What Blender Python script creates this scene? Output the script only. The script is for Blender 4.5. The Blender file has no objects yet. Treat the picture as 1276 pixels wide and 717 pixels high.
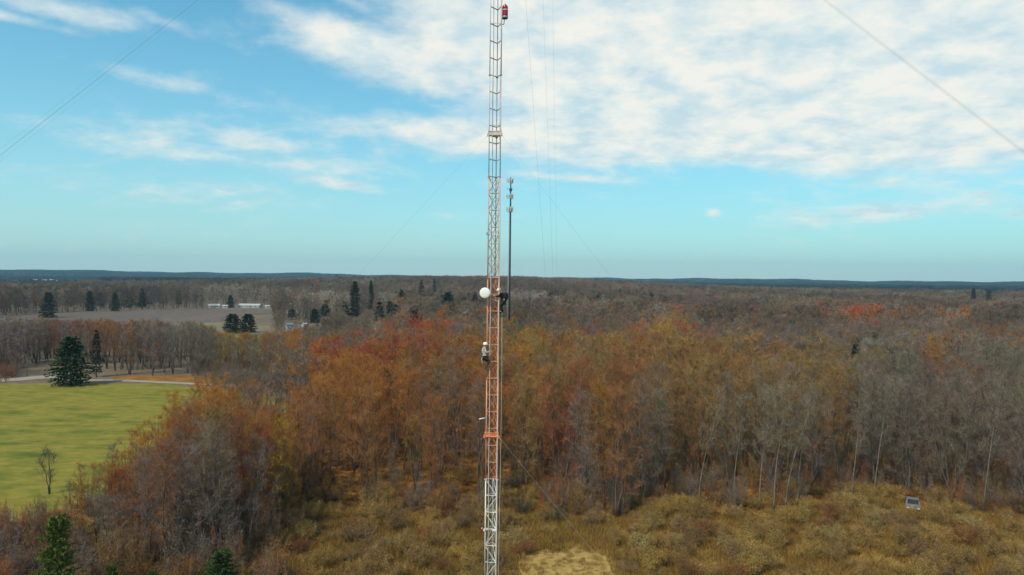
import bpy, math, random
import numpy as np
from mathutils import Vector, Matrix

R = math.radians
scene = bpy.context.scene
COL = scene.collection
FULL = True

# ------------------------------------------------------------------ camera
F = 878.0
HOR = 346.5
CAM_H = 30.0
random.seed(4)
ROLL = 0.0106
PITCH = math.atan((358.5 - HOR) / F)
cam_d = bpy.data.cameras.new('camera')
cam_d.sensor_width = 36.0
cam_d.lens = F / 1276.0 * 36.0
cam_d.clip_start = 0.5
cam_d.clip_end = 60000
cam = bpy.data.objects.new('camera', cam_d)
COL.objects.link(cam)
CM = Matrix.Rotation(math.pi / 2 - PITCH, 4, 'X') @ Matrix.Rotation(ROLL, 4, 'Z')
CM.translation = (0, 0, CAM_H)
cam.matrix_world = CM
scene.camera = cam
CMI = CM.inverted()
CM3 = CM.to_3x3()


def project(p):
    q = CMI @ Vector(p)
    d = max(-q.z, 1e-3)
    return 638 + F * q.x / d, 358.5 - F * q.y / d


def ray(px, py):
    return CM3 @ Vector(((px - 638) / F, -(py - 358.5) / F, -1.0))


def on_ground(px, py, z=0.0):
    d = ray(px, py)
    t = (z - CAM_H) / d.z
    return Vector((d.x * t, d.y * t, z))


def at(px, py, Y):
    d = ray(px, py)
    t = Y / d.y
    return Vector((d.x * t, Y, CAM_H + d.z * t))


CI = np.array(CMI)


def project_np(P):
    q = P @ CI[:3, :3].T + CI[:3, 3]
    d = np.maximum(-q[:, 2], 1e-3)
    return 638 + F * q[:, 0] / d, 358.5 - F * q[:, 1] / d


# ------------------------------------------------------------------ terrain
def sst(a, b, x):
    t = np.clip((x - a) / (b - a), 0, 1)
    return t * t * (3 - 2 * t)


def terrain(x, y):
    x = np.asarray(x, float)
    y = np.asarray(y, float)
    r = np.hypot(x, y)
    az = np.arctan2(x, np.maximum(y, 1.0))
    front = np.where(y > 0, 1.0, 0.0)
    hill = 17.5 * sst(600, 1050, y) * np.exp(-((y - 1350) / 520) ** 2) * np.exp(-(np.where(x < 0, x / 430, x / 300)) ** 2)
    n = (np.sin(x * .0021 + 1.3) * np.cos(y * .0017 + .4) + .5 * np.sin(x * .0052 + y * .0031))
    roll_ = 2.6 * n * sst(700, 1500, r)
    rid = 20 + 13 * sst(.05, -.62, az) + 2.5 * np.sin(az * 21 + 1.0) + 2.8 * np.sin(az * 47 + 2.2) + 2.0 * np.sin(az * 103 + .3)
    ridge = rid * sst(3600, 5600, r)
    return hill * front + roll_ + ridge


def th(x, y):
    return float(terrain(x, y))


# ------------------------------------------------------------------ helpers
def link(o, parent=None):
    COL.objects.link(o)
    if parent is not None:
        o.parent = parent
    return o


def tag(o, label=None, cat=None, group=None, kind=None):
    if label:
        o['label'] = label
    if cat:
        o['category'] = cat
    if group:
        o['group'] = group
    if kind:
        o['kind'] = kind
    return o


def empty(name, loc=(0, 0, 0), rz=0.0):
    o = bpy.data.objects.new(name, None)
    o.empty_display_size = .2
    o.location = loc
    o.rotation_euler = (0, 0, rz)
    return link(o)


class MB:
    def __init__(s):
        s.v = []
        s.f = []
        s.m = []

    def face(s, pts, m=0):
        n = len(s.v)
        s.v.extend([tuple(p) for p in pts])
        s.f.append(tuple(range(n, n + len(pts))))
        s.m.append(m)

    def tube(s, pts, rad, sides=5, m=0, cap=True):
        pts = [Vector(p) for p in pts]
        if not hasattr(rad, '__len__'):
            rad = [rad] * len(pts)
        base = len(s.v)
        prev = None
        for i, p in enumerate(pts):
            a = pts[max(i - 1, 0)]
            b = pts[min(i + 1, len(pts) - 1)]
            d = (b - a)
            d = d.normalized() if d.length > 1e-9 else Vector((0, 0, 1))
            if prev is None:
                ref = Vector((1, 0, 0)) if abs(d.x) < .8 else Vector((0, 1, 0))
            else:
                ref = prev
            u = (ref - d * ref.dot(d))
            u = u.normalized() if u.length > 1e-6 else d.orthogonal().normalized()
            prev = u
            w = d.cross(u)
            for k in range(sides):
                an = 2 * math.pi * k / sides
                q = p + (u * math.cos(an) + w * math.sin(an)) * rad[i]
                s.v.append((q.x, q.y, q.z))
        for i in range(len(pts) - 1):
            for k in range(sides):
                a = base + i * sides + k
                b = base + i * sides + (k + 1) % sides
                s.f.append((a, b, b + sides, a + sides))
                s.m.append(m)
        if cap and sides > 3:
            s.f.append(tuple(base + k for k in reversed(range(sides))))
            s.m.append(m)
            e = base + (len(pts) - 1) * sides
            s.f.append(tuple(e + k for k in range(sides)))
            s.m.append(m)

    def box(s, c, sz, m=0, rot=None):
        c = Vector(c)
        h = Vector(sz) / 2
        base = len(s.v)
        for dz in (-1, 1):
            for dx, dy in ((-1, -1), (1, -1), (1, 1), (-1, 1)):
                q = Vector((dx * h.x, dy * h.y, dz * h.z))
                if rot is not None:
                    q = rot @ q
                q += c
                s.v.append((q.x, q.y, q.z))
        for f in ((3, 2, 1, 0), (4, 5, 6, 7), (0, 1, 5, 4), (1, 2, 6, 5), (2, 3, 7, 6), (3, 0, 4, 7)):
            s.f.append(tuple(base + k for k in f))
            s.m.append(m)

    def lathe(s, prof, n=16, m=0, mat=None):
        """prof: list of (radius, z); axis z, optional 4x4 matrix"""
        base = len(s.v)
        for r, z in prof:
            for k in range(n):
                a = 2 * math.pi * k / n
                q = Vector((r * math.cos(a), r * math.sin(a), z))
                if mat is not None:
                    q = mat @ q
                s.v.append((q.x, q.y, q.z))
        for i in range(len(prof) - 1):
            for k in range(n):
                a = base + i * n + k
                b = base + i * n + (k + 1) % n
                s.f.append((a, b, b + n, a + n))
                s.m.append(m)
        s.f.append(tuple(base + k for k in reversed(range(n))))
        s.m.append(m)
        e = base + (len(prof) - 1) * n
        s.f.append(tuple(e + k for k in range(n)))
        s.m.append(m)

    def mesh(s, name, mats, smooth=False):
        me = bpy.data.meshes.new(name)
        me.from_pydata(s.v, [], s.f)
        for m in (mats if isinstance(mats, (list, tuple)) else [mats]):
            me.materials.append(m)
        me.polygons.foreach_set('material_index', s.m)
        if smooth:
            me.polygons.foreach_set('use_smooth', [True] * len(s.f))
        me.update()
        return me

    def build(s, name, mats, parent=None, smooth=False):
        o = bpy.data.objects.new(name, s.mesh(name, mats, smooth))
        return link(o, parent)


# ------------------------------------------------------------------ materials
def new_mat(name):
    m = bpy.data.materials.new(name)
    m.use_nodes = True
    nt = m.node_tree
    b = nt.nodes['Principled BSDF']
    return m, nt, b


def N(nt, t, **kw):
    n = nt.nodes.new(t)
    for k, v in kw.items():
        setattr(n, k, v)
    return n


def mix_rgb(nt, a, b, fac, blend='MIX'):
    n = N(nt, 'ShaderNodeMix', data_type='RGBA', blend_type=blend)
    for sock, val in ((n.inputs[0], fac), (n.inputs[6], a), (n.inputs[7], b)):
        if isinstance(val, bpy.types.NodeSocket):
            nt.links.new(val, sock)
        elif isinstance(val, (int, float)):
            sock.default_value = val
        else:
            sock.default_value = (*val, 1) if len(val) == 3 else val
    return n.outputs[2]


def mth(nt, op, a, b=None, c=None, clamp=False):
    n = N(nt, 'ShaderNodeMath', operation=op, use_clamp=clamp)
    for i, val in enumerate((a, b, c)):
        if val is None:
            continue
        if isinstance(val, bpy.types.NodeSocket):
            nt.links.new(val, n.inputs[i])
        else:
            n.inputs[i].default_value = val
    return n.outputs[0]


def noise(nt, vec, scale, detail=4, rough=.55, dist=0.0):
    n = N(nt, 'ShaderNodeTexNoise')
    n.inputs['Scale'].default_value = scale
    n.inputs['Detail'].default_value = detail
    n.inputs['Roughness'].default_value = rough
    n.inputs['Distortion'].default_value = dist
    if vec is not None:
        nt.links.new(vec, n.inputs['Vector'])
    return n


def ramp(nt, fac, stops, interp='LINEAR'):
    n = N(nt, 'ShaderNodeValToRGB')
    cr = n.color_ramp
    cr.interpolation = interp
    while len(cr.elements) > 1:
        cr.elements.remove(cr.elements[-1])
    cr.elements[0].position = stops[0][0]
    cr.elements[0].color = (*stops[0][1], 1)
    for p, c in stops[1:]:
        e = cr.elements.new(p)
        e.color = (*c, 1)
    nt.links.new(fac, n.inputs[0])
    return n.outputs[0]


def mottled(name, c1, c2, scale=3.0, rough=.7, metal=0.0, spec=.3, coord='Object', stretch=(1, 1, 1), bump=0.0, detail=5):
    m, nt, b = new_mat(name)
    tc = N(nt, 'ShaderNodeTexCoord')
    mp = N(nt, 'ShaderNodeMapping')
    mp.inputs['Scale'].default_value = stretch
    nt.links.new(tc.outputs[coord], mp.inputs[0])
    n = noise(nt, mp.outputs[0], scale, detail)
    f = N(nt, 'ShaderNodeMapRange')
    f.inputs[1].default_value = .32
    f.inputs[2].default_value = .68
    nt.links.new(n.outputs[0], f.inputs[0])
    nt.links.new(mix_rgb(nt, c1, c2, f.outputs[0]), b.inputs['Base Color'])
    b.inputs['Roughness'].default_value = rough
    b.inputs['Metallic'].default_value = metal
    b.inputs['Specular IOR Level'].default_value = spec
    if bump:
        bp = N(nt, 'ShaderNodeBump')
        bp.inputs['Strength'].default_value = bump
        bp.inputs['Distance'].default_value = .02
        nt.links.new(n.outputs[0], bp.inputs['Height'])
        nt.links.new(bp.outputs[0], b.inputs['Normal'])
    return m


def plant_mat(name, far, base, k_tint, var=.45, nscale=.9, rough=.85, trans=0.0):
    """plant colour: a mix of a fixed colour and the plant's own tint"""
    m, nt, b = new_mat(name)
    if far:
        a = N(nt, 'ShaderNodeAttribute', attribute_type='INSTANCER', attribute_name='tint')
        tint = a.outputs['Color']
    else:
        oi = N(nt, 'ShaderNodeObjectInfo')
        tint = oi.outputs['Color']
    c = mix_rgb(nt, base, tint, k_tint)
    tc = N(nt, 'ShaderNodeTexCoord')
    n = noise(nt, tc.outputs['Object'], nscale, 3)
    f = N(nt, 'ShaderNodeMapRange')
    f.inputs[1].default_value = .3
    f.inputs[2].default_value = .7
    f.inputs[3].default_value = 1 - var
    f.inputs[4].default_value = 1 + var
    nt.links.new(n.outputs[0], f.inputs[0])
    vm = N(nt, 'ShaderNodeVectorMath', operation='SCALE')
    nt.links.new(c, vm.inputs[0])
    nt.links.new(f.outputs[0], vm.inputs['Scale'])
    nt.links.new(vm.outputs[0], b.inputs['Base Color'])
    b.inputs['Roughness'].default_value = rough
    b.inputs['Specular IOR Level'].default_value = .15
    return m


GREY_TWIG = (.17, .13, .10)
M_BARK = plant_mat('bark', False, (.095, .075, .06), .12, .4, 1.5)
M_BARK_PALE = plant_mat('pale_bark', False, (.165, .14, .105), .25, .4, 1.2)
M_TWIG = plant_mat('twigs', False, GREY_TWIG, .62)
M_BUD = plant_mat('buds', False, GREY_TWIG, 1.0)
M_BARK_F = plant_mat('bark_far', True, (.085, .07, .058), .12, .3, 1.5)
M_TWIG_F = plant_mat('twigs_far', True, GREY_TWIG, .8)
M_BUD_F = plant_mat('buds_far', True, GREY_TWIG, 1.0)
M_NEEDLE = plant_mat('needles', False, (.02, .04, .018), .9, .5, 1.6)
M_NEEDLE_F = plant_mat('needles_far', True, (.02, .04, .018), .9, .5, 1.6)

# ------------------------------------------------------------------ tree meshes
UP = Vector((0, 0, 1))


def rdir(rg, up=0.0):
    v = Vector((rg.gauss(0, 1), rg.gauss(0, 1), rg.gauss(0, 1) + up))
    return v.normalized() if v.length > 1e-6 else Vector((0, 0, 1))


def twig(mb, p, d, L, w, rg, m=0):
    s = d.cross(rdir(rg))
    s = s.normalized() if s.length > 1e-6 else d.orthogonal().normalized()
    a = p + s * (w * .5)
    b = p - s * (w * .5)
    c = p + d * L
    n = len(mb.v)
    mb.v.extend(((a.x, a.y, a.z), (b.x, b.y, b.z), (c.x, c.y, c.z)))
    mb.f.append((n, n + 1, n + 2))
    mb.m.append(m)
    return c


def bud(mb, p, sz, rg, m=1):
    u = rdir(rg)
    w = u.cross(rdir(rg))
    w = w.normalized() if w.length > 1e-6 else u.orthogonal()
    u = u * sz * .5
    w = w * sz * .38
    n = len(mb.v)
    for q in (p - u, p + w, p + u, p - w):
        mb.v.append((q.x, q.y, q.z))
    mb.f.append((n, n + 1, n + 2, n + 3))
    mb.m.append(m)


def tree_meshes(seed, H, cb, cr, limbs=16, nsub=6, ntwig=16, tw=.022, tl=.85, budp=.9, bsz=.10, lean=0.0, r0=None,
                upright=.55, forks=1, sides=6, wob=.012):
    """returns (trunk MB, crown MB). Trunk holds stem and limbs, crown the twigs and buds."""
    rg = random.Random(seed)
    tr, cw = MB(), MB()
    r0 = r0 or H * .0085
    stems = []
    for k in range(forks):
        az0 = rg.uniform(0, 6.28)
        ln = lean if k == 0 else lean + rg.uniform(.08, .18)
        pts, rad = [], []
        x = y = 0.0
        nseg = 9
        for i in range(nseg + 1):
            t = i / nseg
            x += rg.gauss(0, wob) * H * (t > 0) + math.cos(az0) * ln * H / nseg * (.5 + t)
            y += rg.gauss(0, wob) * H * (t > 0) + math.sin(az0) * ln * H / nseg * (.5 + t)
            h = H * (1 - .12 * (k > 0) * rg.random())
            pts.append(Vector((x, y, h * t - (.15 if i == 0 else 0))))
            rad.append(r0 * (1.25 if i == 0 else 1) * (1 - t) ** .8 + .012)
        tr.tube(pts, rad, sides)
        stems.append((pts, rad))
    def along(pts, t):
        f = t * (len(pts) - 1)
        i = min(int(f), len(pts) - 2)
        return pts[i].lerp(pts[i + 1], f - i)
    nl = max(3, limbs // forks)
    for pts, rad in stems:
        az = rg.uniform(0, 6.28)
        for i in range(nl):
            s = (i + rg.random()) / nl
            t = cb + (1 - cb) * s * .96
            p0 = along(pts, t)
            az += 2.4 + rg.uniform(-.5, .5)
            prof = (1 - s) ** .55 * (.62 + .75 * s) + .12
            Rr = cr * prof * rg.uniform(.7, 1.15)
            el = R(22 + 26 * upright + 14 * s + rg.uniform(-10, 10))
            L = Rr / max(math.cos(el), .35)
            L = min(L, H * .42)
            d = Vector((math.cos(az) * math.cos(el), math.sin(az) * math.cos(el), math.sin(el)))
            lp = [p0]
            for j in range(4):
                d = (d + UP * .10 + Vector((rg.gauss(0, .1), rg.gauss(0, .1), rg.gauss(0, .05)))).normalized()
                lp.append(lp[-1] + d * L / 4)
            lr = max(.02, r0 * .42 * (1 - t) ** .5)
            tr.tube(lp, [lr, lr * .8, lr * .6, lr * .4, .008], 3, cap=False)
            for k in range(nsub):
                u = .25 + .75 * (k + rg.random()) / nsub
                q0 = along(lp, u)
                ld = (lp[-1] - lp[0]).normalized()
                sd = (ld * .75 + rdir(rg) * .9 + UP * .22 * (1 + upright)).normalized()
                sl = L * (.22 + .24 * rg.random()) * (1.15 - .4 * u) + .35
                q1 = q0 + sd * sl
                cw.tube([q0, q0.lerp(q1, .5) + rdir(rg) * sl * .06, q1], [lr * .38 + .006, lr * .25 + .004, .004], 3, 0, cap=False)
                for n in range(ntwig):
                    v = .1 + .9 * (n + rg.random()) / ntwig
                    b = q0.lerp(q1, v)
                    td = (sd * .65 + rdir(rg) * .9 + UP * .2).normalized()
                    ll = tl * rg.uniform(.5, 1.25)
                    e = twig(cw, b, td, ll, tw * rg.uniform(.7, 1.3), rg)
                    nb = budp * (.55 + .75 * s)
                    while rg.random() < nb:
                        bud(cw, b.lerp(e, rg.uniform(.25, 1.05)) + rdir(rg) * .06, bsz * rg.uniform(.55, 1.4), rg)
                        nb -= 1
    return tr, cw


def conifer_meshes(seed, H, rb, whorls=18, per=8, sprays=14, ssz=.5, skirt=.06, top=.0, droop=.15, rag=.3, shape=.8):
    rg = random.Random(seed)
    tr, cw = MB(), MB()
    r0 = H * .014
    pts = [Vector((rg.gauss(0, .004) * H, rg.gauss(0, .004) * H, H * i / 6 * (1.0) - (.1 if i == 0 else 0))) for i in range(7)]
    tr.tube(pts, [r0 * (1 - i / 6.3) + .01 for i in range(7)], 6)
    for i in range(whorls):
        t = skirt + (1 - skirt) * (i + rg.uniform(-.3, .3)) / whorls
        z = H * min(max(t, .02), .985)
        rad = rb * ((1 - t) ** shape) + .12
        if t < skirt + .12:
            rad *= .8
        a0 = rg.uniform(0, 6.28)
        for k in range(per):
            a = a0 + 6.283 * k / per + rg.uniform(-.3, .3)
            L = rad * rg.uniform(1 - rag, 1 + rag * .45)
            rise = rg.uniform(-.05, .25) + .35 * t
            p0 = Vector((0, 0, z))
            p1 = p0 + Vector((math.cos(a) * L * .6, math.sin(a) * L * .6, L * .6 * rise))
            p2 = p0 + Vector((math.cos(a) * L, math.sin(a) * L, L * (rise - droop)))
            cw.tube([p0, p1, p2], [.03, .02, .006], 3, 0, cap=False)
            for n in range(sprays):
                v = .18 + .85 * (n + rg.random()) / sprays
                q = p0.lerp(p1, v / .6) if v < .6 else p1.lerp(p2, (v - .6) / .4)
                q = q + rdir(rg) * ssz * .3
                dd = Vector((math.cos(a), math.sin(a), -.05 + rg.uniform(-.3, .5))) + rdir(rg) * .7
                dd.normalize()
                s = dd.cross(rdir(rg)).normalized() * ssz * .32
                c = q + dd * ssz * rg.uniform(.6, 1.2)
                m_ = q.lerp(c, .45)
                n0 = len(cw.v)
                for w in (q, m_ + s, c, m_ - s):
                    cw.v.append((w.x, w.y, w.z))
                cw.f.append((n0, n0 + 1, n0 + 2, n0 + 3))
                cw.m.append(1)
    return tr, cw


def shrub_meshes(seed, H, rad, stems=20, ntw=54, bsz=.062, budn=3.2):
    rg = random.Random(seed)
    st, cw = MB(), MB()
    for i in range(stems):
        a = rg.uniform(0, 6.28)
        sp = rad * math.sqrt(rg.random())
        hh = H * rg.uniform(.6, 1.0) * (1 - .35 * (sp / rad) ** 2)
        p0 = Vector((math.cos(a) * sp * .25, math.sin(a) * sp * .25, -.05))
        p1 = Vector((math.cos(a) * sp * .6, math.sin(a) * sp * .6, hh * .55))
        p2 = Vector((math.cos(a) * sp, math.sin(a) * sp, hh))
        st.tube([p0, p1, p2], [.022, .016, .006], 3, cap=False)
        for n in range(ntw):
            v = rg.uniform(.12, 1.0)
            q = p0.lerp(p1, v / .5) if v < .5 else p1.lerp(p2, (v - .5) / .5)
            d = (rdir(rg) + UP * .55).normalized()
            L = rg.uniform(.3, .75)
            e = twig(cw, q, d, L, .018, rg)
            nb = budn
            while rg.random() < nb:
                bud(cw, q.lerp(e, rg.uniform(.3, 1.05)) + rdir(rg) * .1, bsz * rg.uniform(.6, 1.5), rg)
                nb -= 1
    return st, cw


# ------------------------------------------------------------------ colours of the wood
C = dict(
    rust=(.30, .115, .034), orange=(.40, .15, .022), red=(.36, .08, .03), gold=(.36, .20, .025),
    ochre=(.29, .165, .05), grey=(.20, .15, .11), mauve=(.205, .152, .13), green=(.175, .155, .10),
    pale=(.30, .27, .225), dark=(.10, .085, .07))
CW = dict(rust='rust brown', orange='orange budding', red='red budding', gold='golden yellow', ochre='ochre brown',
          grey='bare grey brown', mauve='bare mauve grey', green='greenish grey', pale='bare pale grey', dark='dark bare')
# patches of colour seen in the wood: centre px, radii px, weight, colour
BLOBS = [
    (275, 530, 55, 22, 5, 'orange'), (320, 540, 30, 22, 3, 'red'), (350, 590, 24, 40, 8, 'gold'), (200, 545, 30, 20, 3, 'orange'),
    (215, 590, 40, 25, 3, 'rust'), (110, 570, 50, 28, 4, 'rust'), (90, 615, 40, 30, 4, 'orange'), (25, 650, 25, 22, 7, 'red'), (150, 590, 30, 40, 2, 'red'),
    (230, 640, 130, 60, 5, 'mauve'), (300, 640, 50, 50, 3, 'grey'), (60, 690, 60, 40, 3, 'mauve'),
    (430, 455, 40, 14, 6, 'red'), (505, 448, 40, 14, 5, 'red'), (540, 415, 45, 18, 6, 'orange'), (525, 412, 25, 10, 4, 'red'),
    (420, 490, 40, 30, 4, 'orange'), (490, 500, 60, 30, 4, 'orange'), (560, 480, 60, 40, 4, 'rust'), (545, 540, 70, 50, 3, 'rust'),
    (470, 560, 70, 40, 3, 'ochre'), (390, 560, 50, 50, 3, 'grey'), (570, 580, 50, 50, 3, 'rust'), (430, 600, 60, 40, 2, 'rust'),
    (365, 430, 22, 18, 7, 'orange'), (300, 425, 22, 12, 7, 'gold'), (340, 478, 40, 10, 3, 'mauve'), (410, 500, 40, 26, 4, 'orange'), (290, 470, 70, 30, 4, 'grey'),
    (640, 435, 40, 25, 7, 'gold'), (640, 480, 40, 40, 4, 'orange'), (590, 440, 40, 20, 3, 'orange'),
    (715, 510, 28, 18, 6, 'red'), (745, 520, 26, 18, 4, 'orange'), (750, 495, 40, 22, 4, 'rust'), (690, 560, 40, 40, 3, 'grey'),
    (780, 475, 150, 36, 8, 'ochre'), (830, 470, 120, 30, 3, 'rust'), (690, 470, 50, 30, 4, 'orange'), (720, 455, 70, 20, 3, 'rust'), (800, 420, 60, 14, 3, 'red'), (825, 412, 25, 10, 5, 'gold'), (855, 415, 22, 12, 5, 'red'),
    (900, 485, 100, 36, 7, 'ochre'), (930, 420, 50, 16, 3, 'rust'), (770, 550, 90, 40, 3, 'grey'), (900, 550, 90, 45, 3, 'ochre'),
    (1000, 490, 70, 50, 3, 'ochre'), (1010, 560, 70, 50, 3, 'mauve'), (1080, 500, 60, 60, 4, 'grey'), (1100, 450, 60, 40, 2, 'green'),
    (1070, 394, 22, 5, 3, 'red'), (1085, 398, 30, 6, 3, 'rust'), (1190, 400, 20, 5, 2.5, 'orange'), (1165, 472, 30, 16, 5, 'rust'), (1150, 450, 22, 12, 4, 'orange'),
    (1200, 455, 60, 25, 1, 'rust'), (1240, 425, 22, 8, 1.5, 'rust'), (1190, 500, 110, 60, 5, 'grey'), (1180, 540, 90, 60, 3, 'green'), (1100, 420, 150, 16, 4, 'mauve'), (1260, 580, 50, 60, 3, 'mauve'),
    (1105, 440, 18, 16, 4, 'pale'), (650, 372, 20, 4, 12, 'pale'), (645, 345, 70, 7, 2, 'mauve'),
    (120, 415, 28, 9, 6, 'rust'), (90, 412, 20, 6, 5, 'red'), (135, 435, 22, 20, 6, 'rust'), (50, 430, 60, 30, 4, 'mauve'), (200, 440, 60, 30, 4, 'mauve'), (230, 430, 30, 20, 2, 'green'),
    (100, 370, 120, 14, 2, 'dark'), (500, 385, 90, 20, 4, 'green'), (780, 385, 120, 16, 3, 'grey'), (720, 392, 50, 14, 2, 'green'),
    (400, 375, 20, 8, 6, 'pale'), (300, 370, 30, 8, 5, 'pale'), (480, 375, 14, 5, 5, 'pale'), (1000, 395, 200, 20, 2, 'mauve'), (1000, 370, 250, 12, 2, 'dark'),
]
BL = np.array([b[:5] for b in BLOBS], float)
BN = [b[5] for b in BLOBS]


def colour_at(px, py, dist, rg):
    w = BL[:, 4] * np.exp(-((px - BL[:, 0]) / BL[:, 2]) ** 2 - ((py - BL[:, 1]) / BL[:, 3]) ** 2)
    if dist > 215 and px > 380:
        w = np.where((BL[:, 3] >= 12) & (BL[:, 1] < 900), w * .12, w)
    names = list(BN)
    ws = list(w)
    if dist < 175 and 150 < px < 1000:
        base = (('rust', .28), ('ochre', .36), ('grey', .30), ('mauve', .2), ('orange', .16))
    elif dist < 260:
        base = (('rust', .07), ('ochre', .14), ('grey', .5), ('mauve', .35), ('green', .16))
    else:
        base = (('rust', .035), ('grey', .55), ('mauve', .45), ('dark', .3), ('green', .25), ('pale', .05))
    for n, v in base:
        names.append(n)
        ws.append(v)
    tot = sum(ws)
    r = rg.random() * tot
    for n, v in zip(names, ws):
        r -= v
        if r <= 0:
            break
    c = C[n]
    k = rg.uniform(.8, 1.22) if dist < 250 else rg.uniform(.9, 1.1) * (1 + .16 * math.sin(px * .021 + dist * .011) + .12 * math.sin(px * .053 - dist * .017 + 1))
    j = [rg.uniform(.92, 1.08) for _ in range(3)]
    if dist > 250:
        j = [j[0] * 1.1, j[1] * .98, j[2] * .9]
    return n, (c[0] * k * j[0], c[1] * k * j[1], c[2] * k * j[2])


# ------------------------------------------------------------------ layout masks in ground coordinates
def gpoly(pts):
    return [tuple(on_ground(x, y)[:2]) for x, y in pts]


def inside(p, poly):
    x, y = p
    c = False
    j = len(poly) - 1
    for i in range(len(poly)):
        xi, yi = poly[i]
        xj, yj = poly[j]
        if (yi > y) != (yj > y) and x < (xj - xi) * (y - yi) / (yj - yi) + xi:
            c = not c
        j = i
    return c


MEADOW = gpoly([(-420, 477), (60, 478), (205, 478.5), (300, 488), (395, 500), (395, 519), (300, 545), (225, 585), (140, 618), (85, 634), (30, 650), (-110, 676), (-420, 760)])
DRIVE = gpoly([(-200, 474.5), (10, 472), (62, 467.5), (66, 463.5), (80, 463), (72, 470), (112, 473), (165, 473.6), (212, 476), (300, 480), (300, 482.2), (210, 478), (160, 475.6), (110, 475.2), (60, 471.5), (8, 476), (-200, 479)])
LITTER = gpoly([(146, 469), (180, 467.5), (232, 468), (262, 476), (300, 479), (200, 475), (140, 472.5)])
PLOUGHED = gpoly([(-60, 402), (40, 392), (130, 388), (250, 385.5), (335, 386), (345, 390), (280, 396), (275, 402), (200, 404), (60, 408)])
STUBBLE = gpoly([(-200, 412), (40, 408), (200, 404), (276, 402), (335, 404), (345, 440), (280, 446), (60, 443), (-200, 440)])
CLEARING = gpoly([(628, 735), (650, 712), (648, 694), (672, 686), (694, 689), (716, 682), (742, 686), (752, 695), (770, 700), (768, 712), (792, 740), (700, 745)])
LAKEVIEW = 0
EDGE_X = [-260, -80, 40, 70, 120, 200, 300, 345, 380, 410, 460, 560, 612, 640, 690, 760, 800, 880, 950, 1000, 1120, 1180, 1290, 1500]
EDGE_Y = [800, 740, 722, 650, 706, 716, 708, 668, 640, 640, 636, 652, 640, 612, 645, 655, 636, 640, 645, 632, 622, 640, 648, 660]
HOUSE_GAP = [(361, 413, 9), (379, 410, 6), (474, 413, 10)]

anchor_back = Vector((7.2, 102.0, 0))
keep_out = [(anchor_back.x, anchor_back.y, 3.5), (on_ground(1137, 634).x, on_ground(1137, 634).y, 4.0)]


far_ev = [  # px, base row, top row, width, Y, what
    (60, 394, 366, 17, 470, 'darkest evergreen of the tree line left of the ploughed field'),
    (112, 392, 364, 10, 560, 'dark evergreen in the tree line behind ploughed field, left of the pale crown'),
    (143, 390, 366, 10, 560, 'dark evergreen in the tree line above the left end of the ploughed field'),
    (177, 388, 360, 10, 600, 'tall evergreen above the middle of the ploughed field'),
    (287, 384, 369, 9, 640, 'evergreen standing just behind the long white farm building'),
    (89, 356, 351, 7, 1150, 'lone tiny evergreen sticking up near the white houses on the left'),
    (442, 400, 353, 15, 520, 'tallest dark pine left of the mast on the wooded slope'),
    (462, 396, 352, 8, 600, 'thin pointed pine right of the tallest pine'),
    (500, 388, 362, 12, 620, 'evergreen top in the middle of the slope left of mast'),
    (525, 382, 351, 9, 760, 'pointed pine breaking the brown hill skyline left of the dish'),
    (541, 372, 349, 5, 900, 'small far pine just below the hilltop left of the dish'),
    (558, 398, 366, 20, 520, 'big dark evergreen left of the dish'),
    (592, 396, 366, 9, 560, 'narrow evergreen directly behind the dish'),
    (515, 408, 388, 16, 420, 'dark evergreen above the orange crowns left of the mast'),
    (405, 398, 380, 14, 500, 'evergreen right of the white house on the left'),
    (392, 402, 386, 14, 450, 'dark evergreen behind the white house'),
    (364, 398, 386, 12, 480, 'dark low evergreen above the white house'),
    (419, 345, 343, 4, 1700, 'tiny pine on the skyline left of the pine group'),
    (686, 378, 366, 9, 760, 'rounded evergreen right of the cell tower on the hill'),
    (699, 378, 370, 6, 760, 'small evergreen right of the rounded one past the cell tower'),
    (654, 382, 374, 22, 640, 'flat dark evergreen just right of the cell tower'),
    (734, 380, 370, 9, 700, 'left dark evergreen of the group right of the cell tower'),
    (745, 380, 369, 9, 700, 'middle dark evergreen of the group right of the cell tower'),
    (761, 386, 374, 12, 620, 'right dark evergreen of the group right of the cell tower'),
    (812, 376, 366, 7, 800, 'lone evergreen farther right of the cell tower'),
    (1066, 470, 432, 20, 190, 'dark evergreen behind the pale crown in the right wood'),
    (1213, 372, 360, 7, 900, 'small blue green pine at the far right below the ridge'),
    (1232, 374, 362, 10, 850, 'wide blue green pine at the far right below the ridge'),
    (1158, 360, 357, 7, 1500, 'tiny far pine on the ridge foot at the right'),
]


def hides_evergreen(px, y):
    for ex, by, ty, w, Y, lab in far_ev:
        if abs(px - ex) < w * .5 + 2 and Y - .28 * Y < y < Y + 6:
            return True
    return False


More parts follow.
